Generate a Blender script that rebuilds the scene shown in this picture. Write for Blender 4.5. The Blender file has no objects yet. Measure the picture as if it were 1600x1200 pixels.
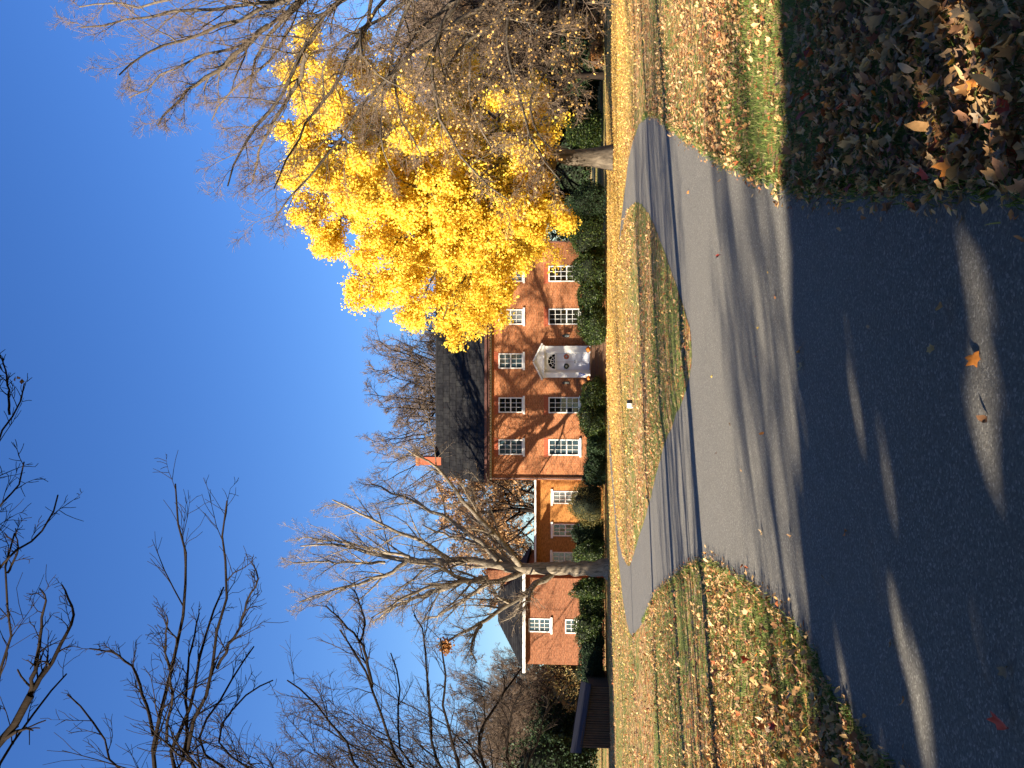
import bpy, math, random
import numpy as np

random.seed(7)
RNG = np.random.default_rng(11)
PI = math.pi
sc = bpy.context.scene
COL = sc.collection

# ------------------------------------------------------------------ camera
F = 1340.0; EYE = 1.65; PITCH = math.atan(103.0 / F)
FWD = np.array([0, math.cos(PITCH), math.sin(PITCH)])
UPV = np.array([0, -math.sin(PITCH), math.cos(PITCH)])
cam_d = bpy.data.cameras.new('camera')
cam = bpy.data.objects.new('camera', cam_d); COL.objects.link(cam)
from mathutils import Matrix, Vector
cx_, cy_, cz_ = -UPV, np.array([1.0, 0, 0]), -FWD          # phone held upright, picture stored on its side
cam.matrix_world = Matrix(((cx_[0], cy_[0], cz_[0], 0), (cx_[1], cy_[1], cz_[1], 0), (cx_[2], cy_[2], cz_[2], EYE), (0, 0, 0, 1)))
cam_d.sensor_width = 36; cam_d.lens = F / 1600 * 36
cam_d.clip_start = 0.05; cam_d.clip_end = 3000
sc.camera = cam

# ------------------------------------------------------------------ light
SUN_EL = math.radians(17.5)
SH = np.array([0.85, 0.527])                                # shadows fall this way on the ground
SUN_STRENGTH = 5.0; SKY_STRENGTH = 0.055; EXPOSURE = 2.08
to_sun = Vector((-SH[0] * math.cos(SUN_EL), -SH[1] * math.cos(SUN_EL), math.sin(SUN_EL)))
world = bpy.data.worlds.new('World'); sc.world = world; world.use_nodes = True
wn = world.node_tree.nodes; wl = world.node_tree.links
sky = wn.new('ShaderNodeTexSky'); sky.sky_type = 'NISHITA'; sky.sun_disc = False
sky.sun_elevation = SUN_EL; sky.sun_rotation = math.atan2(to_sun.x, to_sun.y)
sky.air_density = 1.0; sky.dust_density = 0.3; sky.ozone_density = 4.0; sky.altitude = 50
hs = wn.new('ShaderNodeHueSaturation'); hs.inputs['Saturation'].default_value = 1.18; hs.inputs['Hue'].default_value = .515
wl.new(sky.outputs[0], hs.inputs['Color'])
wl.new(hs.outputs[0], wn['Background'].inputs['Color'])
wn['Background'].inputs['Strength'].default_value = SKY_STRENGTH
sd = bpy.data.lights.new('sun', 'SUN'); sd.energy = SUN_STRENGTH; sd.angle = math.radians(0.53); sd.color = (1.0, 0.87, 0.70)
so = bpy.data.objects.new('sun', sd); COL.objects.link(so)
so.rotation_euler = to_sun.to_track_quat('Z', 'Y').to_euler()
sc.view_settings.view_transform = 'Standard'; sc.view_settings.look = 'None'
sc.view_settings.gamma = 1; sc.view_settings.use_curve_mapping = False
sc.view_settings.exposure = EXPOSURE
sc.render.engine = 'CYCLES'
sc.cycles.max_bounces = 6; sc.cycles.diffuse_bounces = 3; sc.cycles.glossy_bounces = 2
sc.cycles.transmission_bounces = 4; sc.cycles.transparent_max_bounces = 4
sc.cycles.sample_clamp_indirect = 6; sc.cycles.use_denoising = True

# ------------------------------------------------------------------ survey helpers
def ray(px, py):
    return FWD * F + np.array([1.0, 0, 0]) * ((1200 - py) - 600) + UPV * (800 - px)
def P(px, py, D):
    r = ray(px, py); return r * (D / r[1]) + np.array([0, 0, EYE])
def G(px, py, z=0.0):
    r = ray(px, py); return r * ((z - EYE) / r[2]) + np.array([0, 0, EYE])

# ------------------------------------------------------------------ materials
def new_mat(name):
    m = bpy.data.materials.new(name); m.use_nodes = True
    nt = m.node_tree; b = nt.nodes['Principled BSDF']
    return m, nt, b
def N(nt, t, **kw):
    n = nt.nodes.new(t)
    for k, v in kw.items(): setattr(n, k, v)
    return n
def ramp(nt, stops, interp='LINEAR'):
    r = nt.nodes.new('ShaderNodeValToRGB'); cr = r.color_ramp; cr.interpolation = interp
    while len(cr.elements) > 1: cr.elements.remove(cr.elements[-1])
    cr.elements[0].position = stops[0][0]; cr.elements[0].color = (*stops[0][1], 1)
    for p, c in stops[1:]:
        e = cr.elements.new(p); e.color = (*c, 1)
    return r
def mixc(nt, fac, a, b, blend='MIX'):
    m = nt.nodes.new('ShaderNodeMix'); m.data_type = 'RGBA'; m.blend_type = blend
    for s, v in ((0, fac), (6, a), (7, b)):
        if hasattr(v, 'default_value') or hasattr(v, 'is_linked'): nt.links.new(v, m.inputs[s])
        elif isinstance(v, (tuple, list)): m.inputs[s].default_value = (*v, 1)
        else: m.inputs[s].default_value = v
    return m.outputs[2]
def math_(nt, op, a, b=None, c=None, clamp=False):
    m = nt.nodes.new('ShaderNodeMath'); m.operation = op; m.use_clamp = clamp
    for i, v in enumerate((a, b, c)):
        if v is None: continue
        if isinstance(v, (int, float)): m.inputs[i].default_value = v
        else: nt.links.new(v, m.inputs[i])
    return m.outputs[0]
def noise(nt, vec, scale, detail=3, rough=0.55):
    n = nt.nodes.new('ShaderNodeTexNoise'); n.inputs['Scale'].default_value = scale
    n.inputs['Detail'].default_value = detail; n.inputs['Roughness'].default_value = rough
    if vec is not None: nt.links.new(vec, n.inputs['Vector'])
    return n
def geo_pos(nt): return nt.nodes.new('ShaderNodeNewGeometry').outputs['Position']
def bump(nt, b, h, strength, dist):
    bp = nt.nodes.new('ShaderNodeBump'); bp.inputs['Strength'].default_value = strength; bp.inputs['Distance'].default_value = dist
    nt.links.new(h, bp.inputs['Height']); nt.links.new(bp.outputs[0], b.inputs['Normal'])

def plain(name, col, rough=0.7, var=0.12, scale=6.0, metal=0.0, spec=0.3):
    m, nt, b = new_mat(name)
    n = noise(nt, geo_pos(nt), scale, 4)
    c = mixc(nt, n.outputs['Fac'], tuple(x * (1 - var) for x in col), tuple(min(1, x * (1 + var)) for x in col))
    nt.links.new(c, b.inputs['Base Color'])
    b.inputs['Roughness'].default_value = rough; b.inputs['Metallic'].default_value = metal
    b.inputs['Specular IOR Level'].default_value = spec
    return m

def bark(name, dark, light, scale=5.0, spots=None):
    m, nt, b = new_mat(name)
    pos = geo_pos(nt)
    mp = N(nt, 'ShaderNodeMapping'); mp.inputs['Scale'].default_value = (1, 1, 0.22); nt.links.new(pos, mp.inputs['Vector'])
    n = noise(nt, mp.outputs[0], scale, 6, 0.65)
    n2 = noise(nt, pos, scale * 0.35, 3)
    r = ramp(nt, [(0.32, dark), (0.62, light)]); nt.links.new(n.outputs['Fac'], r.inputs[0])
    c = mixc(nt, n2.outputs['Fac'], r.outputs[0], mixc(nt, 0.5, r.outputs[0], tuple(x * 0.6 for x in light)))
    nt.links.new(c, b.inputs['Base Color']); b.inputs['Roughness'].default_value = 0.95; b.inputs['Specular IOR Level'].default_value = 0.05
    bump(nt, b, n.outputs['Fac'], 0.6, 0.03)
    return m

def leafmat(name, stops, trans=0.35, rough=0.6, gloss=0.25):
    m, nt, b = new_mat(name)
    g = nt.nodes.new('ShaderNodeNewGeometry')
    r = ramp(nt, stops); nt.links.new(g.outputs['Random Per Island'], r.inputs[0])
    nt.links.new(r.outputs[0], b.inputs['Base Color']); b.inputs['Roughness'].default_value = rough
    b.inputs['Specular IOR Level'].default_value = gloss
    t = nt.nodes.new('ShaderNodeBsdfTranslucent'); nt.links.new(r.outputs[0], t.inputs['Color'])
    mx = nt.nodes.new('ShaderNodeMixShader'); mx.inputs[0].default_value = trans
    nt.links.new(b.outputs[0], mx.inputs[1]); nt.links.new(t.outputs[0], mx.inputs[2])
    nt.links.new(mx.outputs[0], nt.nodes['Material Output'].inputs['Surface'])
    return m

LEAF_STOPS = [(0.0, (.50, .30, .13)), (0.2, (.62, .42, .20)), (0.38, (.42, .20, .07)), (0.52, (.24, .12, .055)),
              (0.62, (.60, .33, .11)), (0.75, (.45, .30, .17)), (0.86, (.36, .10, .035)), (0.93, (.15, .08, .05)), (1.0, (.60, .45, .24))]
GRASS_STOPS = [(0, (.05, .095, .016)), (.35, (.09, .155, .026)), (.68, (.14, .20, .04)), (.85, (.28, .26, .09)), (.95, (.38, .31, .13)), (1, (.06, .11, .02))]

def lawn_mat(name, golden=0.0):
    """grass with leaf litter: leaf-sized cells, thick or sparse by patches; golden litter spreads from under the ginkgo"""
    m, nt, b = new_mat(name)
    pos = geo_pos(nt)
    v = N(nt, 'ShaderNodeTexVoronoi'); v.inputs['Scale'].default_value = 11.0; nt.links.new(pos, v.inputs['Vector'])
    sx = N(nt, 'ShaderNodeSeparateColor'); nt.links.new(v.outputs['Color'], sx.inputs[0])
    lr = ramp(nt, [(s, tuple(c * 1.0 for c in cc)) for s, cc in LEAF_STOPS], 'CONSTANT'); nt.links.new(sx.outputs[0], lr.inputs[0])
    gn = noise(nt, pos, 60, 3, 0.7); gn2 = noise(nt, pos, 0.55, 4, 0.6)
    gr = ramp(nt, [(.3, (.05, .085, .016)), (.55, (.125, .175, .04)), (.78, (.27, .26, .085))]); nt.links.new(gn.outputs['Fac'], gr.inputs[0])
    gcol = mixc(nt, math_(nt, 'MULTIPLY', gn2.outputs['Fac'], .75), gr.outputs[0], (.33, .30, .10))
    big = noise(nt, pos, 0.30, 4, 0.62)
    dens = N(nt, 'ShaderNodeMapRange'); dens.inputs[1].default_value = .40; dens.inputs[2].default_value = .60
    dens.inputs[3].default_value = .08; dens.inputs[4].default_value = .82; nt.links.new(big.outputs['Fac'], dens.inputs[0])
    isleaf = math_(nt, 'LESS_THAN', sx.outputs[1], dens.outputs[0])
    c = mixc(nt, isleaf, gcol, lr.outputs[0])
    # golden carpet under the ginkgo
    sp = N(nt, 'ShaderNodeSeparateXYZ'); nt.links.new(pos, sp.inputs[0])
    dx = math_(nt, 'MULTIPLY', math_(nt, 'SUBTRACT', sp.outputs[0], 9.0), 0.062)
    dy = math_(nt, 'MULTIPLY', math_(nt, 'SUBTRACT', sp.outputs[1], 40.0), 0.082)
    d2 = math_(nt, 'ADD', math_(nt, 'MULTIPLY', dx, dx), math_(nt, 'MULTIPLY', dy, dy))
    dd = math_(nt, 'ADD', d2, math_(nt, 'MULTIPLY', math_(nt, 'SUBTRACT', big.outputs['Fac'], .5), 1.3))
    gm = N(nt, 'ShaderNodeMapRange'); gm.inputs[1].default_value = .35; gm.inputs[2].default_value = 1.5
    gm.inputs[3].default_value = .93; gm.inputs[4].default_value = 0.0; nt.links.new(dd, gm.inputs[0])
    v2 = N(nt, 'ShaderNodeTexVoronoi'); v2.inputs['Scale'].default_value = 17.0; nt.links.new(pos, v2.inputs['Vector'])
    s2 = N(nt, 'ShaderNodeSeparateColor'); nt.links.new(v2.outputs['Color'], s2.inputs[0])
    gl = ramp(nt, [(0, (.56, .34, .07)), (.5, (.64, .43, .12)), (.8, (.50, .29, .07)), (1, (.68, .50, .19))]); nt.links.new(s2.outputs[0], gl.inputs[0])
    isg = math_(nt, 'LESS_THAN', s2.outputs[1], gm.outputs[0])
    c = mixc(nt, isg, c, gl.outputs[0])
    nt.links.new(c, b.inputs['Base Color']); b.inputs['Roughness'].default_value = 0.95; b.inputs['Specular IOR Level'].default_value = 0.1
    h = math_(nt, 'ADD', math_(nt, 'MULTIPLY', sx.outputs[2], 0.6), gn.outputs['Fac'])
    bump(nt, b, h, 0.9, 0.05)
    return m

def asphalt_mat():
    m, nt, b = new_mat('asphalt')
    pos = geo_pos(nt)
    f = noise(nt, pos, 60, 4, 0.8); md = noise(nt, pos, 3.0, 5, 0.6); bg = noise(nt, pos, 0.5, 4, 0.6)
    v = N(nt, 'ShaderNodeTexVoronoi'); v.inputs['Scale'].default_value = 95; nt.links.new(pos, v.inputs['Vector'])
    s = N(nt, 'ShaderNodeSeparateColor'); nt.links.new(v.outputs['Color'], s.inputs[0])
    r = ramp(nt, [(0, (.055, .052, .047)), (.5, (.14, .134, .118)), (.86, (.25, .24, .21)), (1, (.55, .53, .47))]); nt.links.new(s.outputs[0], r.inputs[0])
    c = mixc(nt, math_(nt, 'MULTIPLY', f.outputs['Fac'], .8), r.outputs[0], (.20, .19, .165))
    c = mixc(nt, math_(nt, 'MULTIPLY', md.outputs['Fac'], .35), c, (.13, .125, .11))
    c = mixc(nt, math_(nt, 'MULTIPLY', bg.outputs['Fac'], .45), c, (.235, .222, .19))
    nt.links.new(c, b.inputs['Base Color']); b.inputs['Roughness'].default_value = 0.95; b.inputs['Specular IOR Level'].default_value = 0.06
    bump(nt, b, math_(nt, 'ADD', s.outputs[0], f.outputs['Fac']), 0.7, 0.006)
    return m

def brick_mat(name, c1, c2, mortar, bw=.215, rh=.075, stain=.25):
    m, nt, b = new_mat(name)
    pos = geo_pos(nt); sp = N(nt, 'ShaderNodeSeparateXYZ'); nt.links.new(pos, sp.inputs[0])
    cb = N(nt, 'ShaderNodeCombineXYZ'); nt.links.new(math_(nt, 'ADD', sp.outputs[0], sp.outputs[1]), cb.inputs[0]); nt.links.new(sp.outputs[2], cb.inputs[1])
    bk = N(nt, 'ShaderNodeTexBrick'); nt.links.new(cb.outputs[0], bk.inputs['Vector'])
    bk.inputs['Color1'].default_value = (*c1, 1); bk.inputs['Color2'].default_value = (*c2, 1); bk.inputs['Mortar'].default_value = (*mortar, 1)
    bk.inputs['Scale'].default_value = 1; bk.inputs['Brick Width'].default_value = bw; bk.inputs['Row Height'].default_value = rh
    bk.inputs['Mortar Size'].default_value = .009; bk.inputs['Bias'].default_value = -.1
    n = noise(nt, pos, .9, 5, .6)
    c = mixc(nt, math_(nt, 'MULTIPLY', n.outputs['Fac'], stain * 2), bk.outputs['Color'], tuple(x * .62 for x in c1))
    mp = N(nt, 'ShaderNodeMapping'); mp.inputs['Scale'].default_value = (1, 1, 2.6); nt.links.new(pos, mp.inputs['Vector'])
    n2 = noise(nt, mp.outputs[0], 5.5, 3, .7); r2 = ramp(nt, [(.35, (.55, .55, .55)), (.65, (1.25, 1.25, 1.25))]); nt.links.new(n2.outputs['Fac'], r2.inputs[0])
    c = mixc(nt, 1.0, c, r2.outputs[0], 'MULTIPLY')
    nt.links.new(c, b.inputs['Base Color']); b.inputs['Roughness'].default_value = .9; b.inputs['Specular IOR Level'].default_value = .08
    bump(nt, b, math_(nt, 'SUBTRACT', 1.0, bk.outputs['Fac']), .6, .01)
    return m

M = {}
M['lawn'] = lawn_mat('lawn'); M['asphalt'] = asphalt_mat()
M['brick'] = brick_mat('brick', (.43, .14, .05), (.26, .08, .035), (.42, .27, .15))
M['brick_orange'] = brick_mat('brick_orange', (.42, .185, .048), (.36, .15, .04), (.36, .19, .075))
M['brick_salmon'] = brick_mat('brick_salmon', (.255, .092, .042), (.19, .064, .032), (.26, .15, .09), stain=.1)
M['white'] = plain('white_paint', (.74, .73, .68), .5, .05, 3)
M['door'] = plain('door_paint', (.62, .64, .68), .4, .04, 3)
M['grey_trim'] = plain('grey_trim', (.30, .27, .21), .6, .15, 4)
M['brown_metal'] = plain('brown_metal', (.10, .045, .035), .5, .2, 4)
M['lintel'] = plain('lintel_brick', (.34, .085, .04), .85, .15, 12)
M['black'] = plain('black_iron', (.012, .012, .013), .4, .2, 6, spec=.5)
M['wood'] = plain('old_wood', (.10, .06, .038), .85, .35, 5)
M['step'] = plain('step_brick', (.14, .075, .045), .9, .35, 6)
M['pumpkin'] = plain('pumpkin_skin', (.75, .22, .03), .5, .12, 8)
M['wreath_red'] = plain('wreath_red', (.42, .12, .07), .8, .4, 40)
M['wreath_dark'] = plain('wreath_dark', (.03, .04, .02), .8, .4, 40)
M['ribbon'] = plain('blue_ribbon', (.10, .16, .45), .6, .2, 20)
M['roofgrey'] = plain('roof_grey', (.02, .02, .022), .9, .3, 3, spec=.08)
M['metalroof'] = plain('metal_roof', (.030, .032, .042), .85, .3, 1.5, spec=.05)
M['interior'] = plain('interior', (.02, .02, .02), .9, .1, 2)
M['curtain'] = plain('curtain', (.45, .48, .46), .9, .15, 5)
def slate_mat():
    m, nt, b = new_mat('slate')
    oi = nt.nodes.new('ShaderNodeObjectInfo'); n = noise(nt, geo_pos(nt), 2.2, 6, .65)
    r = ramp(nt, [(0, (.010, .010, .011)), (.5, (.0125, .0125, .0135)), (.85, (.016, .016, .0165)), (1, (.023, .023, .022))]); nt.links.new(oi.outputs['Random'], r.inputs[0])
    r2 = ramp(nt, [(.45, (0, 0, 0)), (.75, (1, 1, 1))]); nt.links.new(n.outputs['Fac'], r2.inputs[0])
    c = mixc(nt, math_(nt, 'MULTIPLY', r2.outputs[0], .6), r.outputs[0], (.036, .036, .034))
    nt.links.new(c, b.inputs['Base Color']); b.inputs['Roughness'].default_value = .85; b.inputs['Specular IOR Level'].default_value = .08
    bump(nt, b, n.outputs['Fac'], .4, .02); return m
M['slate'] = slate_mat()
def glass_mat(name, tint, rough=.04):
    m, nt, b = new_mat(name)
    n = noise(nt, geo_pos(nt), .8, 2)
    c = mixc(nt, n.outputs['Fac'], tint, tuple(x * .5 for x in tint)); nt.links.new(c, b.inputs['Base Color'])
    b.inputs['Roughness'].default_value = rough; b.inputs['Specular IOR Level'].default_value = .8
    bump(nt, b, n.outputs['Fac'], .08, .05); return m
M['glass'] = glass_mat('window_glass', (.012, .014, .014))
M['glass_blind'] = glass_mat('window_glass_blind', (.17, .20, .21), .08)
M['glass_blue'] = glass_mat('window_glass_blue', (.05, .09, .11), .05)
M['bark_pale'] = bark('bark_pale', (.035, .029, .021), (.27, .225, .165), 11)
M['bark_grey'] = bark('bark_grey', (.03, .024, .018), (.14, .115, .085), 8)
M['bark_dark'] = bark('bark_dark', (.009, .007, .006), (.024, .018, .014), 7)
M['twig_brown'] = bark('twig_brown', (.085, .06, .042), (.19, .14, .10), 3)
M['twig_grey'] = bark('twig_grey', (.13, .10, .07), (.28, .225, .165), 3)
M['twig_mid'] = bark('twig_mid', (.030, .023, .018), (.08, .062, .048), 3)
M['leaf_litter'] = leafmat('leaf_litter', LEAF_STOPS, .15, .7, .2)
M['grass'] = leafmat('grass_blades', GRASS_STOPS, .3, .6, .2)
M['ginkgo'] = leafmat('ginkgo_leaf', [(0, (.80, .55, .05)), (.3, (.88, .67, .09)), (.6, (.84, .60, .06)), (.8, (.72, .45, .045)), (.93, (.90, .73, .15)), (1, (.44, .42, .07))], .42, .6, .2)
M['golden_litter'] = leafmat('golden_litter', [(0, (.58, .36, .08)), (.4, (.66, .45, .13)), (.8, (.50, .30, .08)), (1, (.72, .55, .22))], .15)
M['oak_leaf'] = leafmat('oak_leaf', [(0, (.42, .17, .05)), (.4, (.50, .25, .08)), (.7, (.30, .12, .05)), (1, (.45, .30, .08))], .3)
M['oak_bg'] = leafmat('oak_background_leaf', [(0, (.34, .17, .07)), (.5, (.40, .24, .10)), (1, (.26, .13, .06))], .3)
M['tan_cling'] = leafmat('tan_clinging_leaf', [(0, (.55, .33, .10)), (.5, (.62, .42, .12)), (1, (.45, .24, .08))], .3)
M['tan_leaf'] = leafmat('tan_leaf', [(0, (.22, .16, .06)), (.5, (.32, .22, .09)), (1, (.14, .14, .04))], .3)
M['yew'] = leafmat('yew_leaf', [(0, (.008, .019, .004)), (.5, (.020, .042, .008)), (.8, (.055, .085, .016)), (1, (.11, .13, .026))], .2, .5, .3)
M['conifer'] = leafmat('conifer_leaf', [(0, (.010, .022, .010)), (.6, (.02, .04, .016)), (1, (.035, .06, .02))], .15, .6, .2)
M['olive'] = leafmat('olive_leaf', [(0, (.10, .085, .025)), (.5, (.15, .12, .035)), (1, (.07, .075, .02))], .2)
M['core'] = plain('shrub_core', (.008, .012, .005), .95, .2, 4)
M['magnolia'] = leafmat('magnolia_leaf', [(0, (.02, .05, .012)), (1, (.05, .09, .02))], .0, .4, .4)

# ------------------------------------------------------------------ mesh helpers
def put(o, label=None, cat=None, group=None, kind=None):
    if label: o['label'] = label
    if cat: o['category'] = cat
    if group: o['group'] = group
    if kind: o['kind'] = kind
    return o
def empty(name, loc=(0, 0, 0)):
    o = bpy.data.objects.new(name, None); COL.objects.link(o); o.location = loc; o.empty_display_size = .2
    return o
def root_loc(o):
    v = Vector((0, 0, 0))
    while o is not None: v = v + o.location; o = o.parent
    return np.array(v)
def raw_mesh(name, V, Fc, mat, smooth=False):
    """V (n,3); Fc either list of tuples or an (m,k) array"""
    me = bpy.data.meshes.new(name); V = np.asarray(V, dtype=np.float32)
    if isinstance(Fc, np.ndarray):
        m, k = Fc.shape
        me.vertices.add(len(V)); me.vertices.foreach_set('co', V.ravel())
        me.loops.add(m * k); me.loops.foreach_set('vertex_index', Fc.astype(np.int32).ravel())
        me.polygons.add(m); me.polygons.foreach_set('loop_start', np.arange(0, m * k, k, dtype=np.int32))
        me.update(calc_edges=True)
    else:
        me.from_pydata([tuple(map(float, v)) for v in V], [], Fc); me.update()
    if smooth: me.polygons.foreach_set('use_smooth', np.ones(len(me.polygons), dtype=bool))
    me.materials.append(mat)
    return me
def link(name, me, parent=None, loc=None):
    o = bpy.data.objects.new(name, me); COL.objects.link(o)
    if parent is not None: o.parent = parent
    if loc is not None: o.location = loc
    return o
def obj(name, V, Fc, mat, parent=None, smooth=False):
    """V in world coordinates"""
    V = np.asarray(V, dtype=float)
    if parent is not None: V = V - root_loc(parent)
    return link(name, raw_mesh(name, V, Fc, mat, smooth), parent)
class MB:
    def __init__(s): s.v = []; s.f = []
    def box(s, a, b):
        x0, y0, z0 = a; x1, y1, z1 = b; n = len(s.v)
        s.v += [(x0, y0, z0), (x1, y0, z0), (x1, y1, z0), (x0, y1, z0), (x0, y0, z1), (x1, y0, z1), (x1, y1, z1), (x0, y1, z1)]
        s.f += [tuple(n + i for i in q) for q in ((0, 3, 2, 1), (4, 5, 6, 7), (0, 1, 5, 4), (1, 2, 6, 5), (2, 3, 7, 6), (3, 0, 4, 7))]
        return s
    def prism(s, pts, y0, y1):
        """pts (x,z) outline, extruded along y"""
        n = len(s.v); k = len(pts)
        s.v += [(p[0], y0, p[1]) for p in pts] + [(p[0], y1, p[1]) for p in pts]
        s.f += [tuple(n + i for i in range(k)), tuple(n + k + i for i in reversed(range(k)))]
        s.f += [(n + i, n + k + i, n + k + (i + 1) % k, n + (i + 1) % k) for i in range(k)]
        return s
    def cyl(s, c0, c1, r0, r1, m=10):
        c0 = np.array(c0, float); c1 = np.array(c1, float); d = c1 - c0; d /= np.linalg.norm(d)
        a = np.cross(d, (0, 0, 1) if abs(d[2]) < .9 else (1, 0, 0)); a /= np.linalg.norm(a); b = np.cross(d, a)
        n = len(s.v)
        for c, r in ((c0, r0), (c1, r1)):
            for i in range(m):
                t = 2 * PI * i / m; s.v.append(tuple(c + r * (math.cos(t) * a + math.sin(t) * b)))
        s.f += [(n + i, n + (i + 1) % m, n + m + (i + 1) % m, n + m + i) for i in range(m)]
        s.f += [tuple(n + i for i in reversed(range(m))), tuple(n + m + i for i in range(m))]
        return s
    def build(s, name, mat, parent=None, smooth=False):
        return obj(name, s.v, s.f, mat, parent, smooth)

def tubes(Pts, R, m):
    """Pts (n,k,3), R (n,k) -> V, F"""
    n, k, _ = Pts.shape
    d = np.diff(Pts, axis=1); d = np.concatenate([d, d[:, -1:]], axis=1)
    d /= np.linalg.norm(d, axis=2, keepdims=True) + 1e-9
    ref = np.tile(np.array([0.31, 0.22, 0.92]), (n, 1)); par = np.abs((d.mean(1) * ref).sum(1)) > .85
    ref[par] = (0.95, .2, -.1)
    a = np.cross(d, ref[:, None, :]); a /= np.linalg.norm(a, axis=2, keepdims=True) + 1e-9
    b = np.cross(d, a)
    t = np.arange(m) * 2 * PI / m
    V = Pts[:, :, None, :] + R[:, :, None, None] * (np.cos(t)[None, None, :, None] * a[:, :, None, :] + np.sin(t)[None, None, :, None] * b[:, :, None, :])
    V = V.reshape(-1, 3)
    i = np.arange(n)[:, None, None] * k * m; j = np.arange(k - 1)[None, :, None] * m; q = np.arange(m)[None, None, :]; q1 = (q + 1) % m
    Fc = np.stack([i + j + q, i + j + q1, i + j + m + q1, i + j + m + q], axis=-1).reshape(-1, 4)
    return V, Fc
def merge(parts):
    off = 0; Vs = []; Fs = []
    for V, Fc in parts: Vs.append(V); Fs.append(Fc + off); off += len(V)
    return np.concatenate(Vs), np.concatenate(Fs)

def resample(pts, k):
    pts = np.asarray(pts, float)
    s = np.concatenate([[0], np.cumsum(np.linalg.norm(np.diff(pts, axis=0), axis=1))])
    t = np.linspace(0, s[-1], k)
    out = np.stack([np.interp(t, s, pts[:, i]) for i in range(3)], axis=1)
    sm = out.copy(); sm[1:-1] = .25 * out[:-2] + .5 * out[1:-1] + .25 * out[2:]
    return sm
def spawn(rng, Pts, R, nc, t0, t1, ang, lratio, rratio, ns, jit, up=0.0, droop=0.0, lmin=.1, rmin=.004, taper=.25, labs=None, bend=None):
    n, k, _ = Pts.shape
    L = np.linalg.norm(np.diff(Pts, axis=1), axis=2).sum(1)
    t = (t0 + (t1 - t0) * (np.arange(nc)[None, :] + rng.random((n, nc))) / nc)
    x = t * (k - 1); i0 = np.clip(x.astype(int), 0, k - 2); f = (x - i0)
    ii = np.arange(n)[:, None]
    p = Pts[ii, i0] * (1 - f[..., None]) + Pts[ii, i0 + 1] * f[..., None]
    r = R[ii, i0] * (1 - f) + R[ii, i0 + 1] * f
    d = Pts[ii, i0 + 1] - Pts[ii, i0]; d /= np.linalg.norm(d, axis=2, keepdims=True) + 1e-9
    rv = rng.normal(size=(n, nc, 3)); rv[..., 2] += .25
    pr = rv - (rv * d).sum(2, keepdims=True) * d; pr /= np.linalg.norm(pr, axis=2, keepdims=True) + 1e-9
    a = ang * (0.65 + .7 * rng.random((n, nc)))
    dr = np.cos(a)[..., None] * d + np.sin(a)[..., None] * pr
    ln = (L[:, None] if labs is None else labs) * lratio * (1.15 - .75 * t) * (.6 + .8 * rng.random((n, nc)))
    ln = np.maximum(ln, lmin)
    rr = np.maximum(np.minimum(r * rratio, .9 * r + 1e-4) * (.75 + .4 * rng.random((n, nc))), rmin)
    p = p.reshape(-1, 3); dr = dr.reshape(-1, 3); ln = ln.ravel(); rr = rr.ravel()
    out = [p]; cur = p; st = ln / ns
    for s in range(ns):
        dr = dr + jit * rng.normal(size=dr.shape); dr[:, 2] += up - droop * (s / ns)
        dr /= np.linalg.norm(dr, axis=1, keepdims=True) + 1e-9
        cur = cur + dr * st[:, None]; out.append(cur)
    Pn = np.stack(out, axis=1)
    tp = np.linspace(1, taper, ns + 1)[None, :]
    return Pn, rr[:, None] * tp

def quads_at(rng, C, size, aspect=1.0, flat=0.0, fold=False):
    n = len(C)
    nrm = rng.normal(size=(n, 3)); nrm[:, 2] = np.abs(nrm[:, 2]) + flat; nrm /= np.linalg.norm(nrm, axis=1, keepdims=True)
    a = np.cross(nrm, rng.normal(size=(n, 3))); a /= np.linalg.norm(a, axis=1, keepdims=True); b = np.cross(nrm, a)
    s = (size * (.6 + .8 * rng.random(n)))[:, None]
    V = np.stack([C - a * s * .5, C + b * s * .38 * aspect + nrm * s * .12, C + a * s * .5, C - b * s * .38 * aspect + nrm * s * .12], axis=1).reshape(-1, 3)
    return V, np.arange(4 * n).reshape(n, 4)

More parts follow.
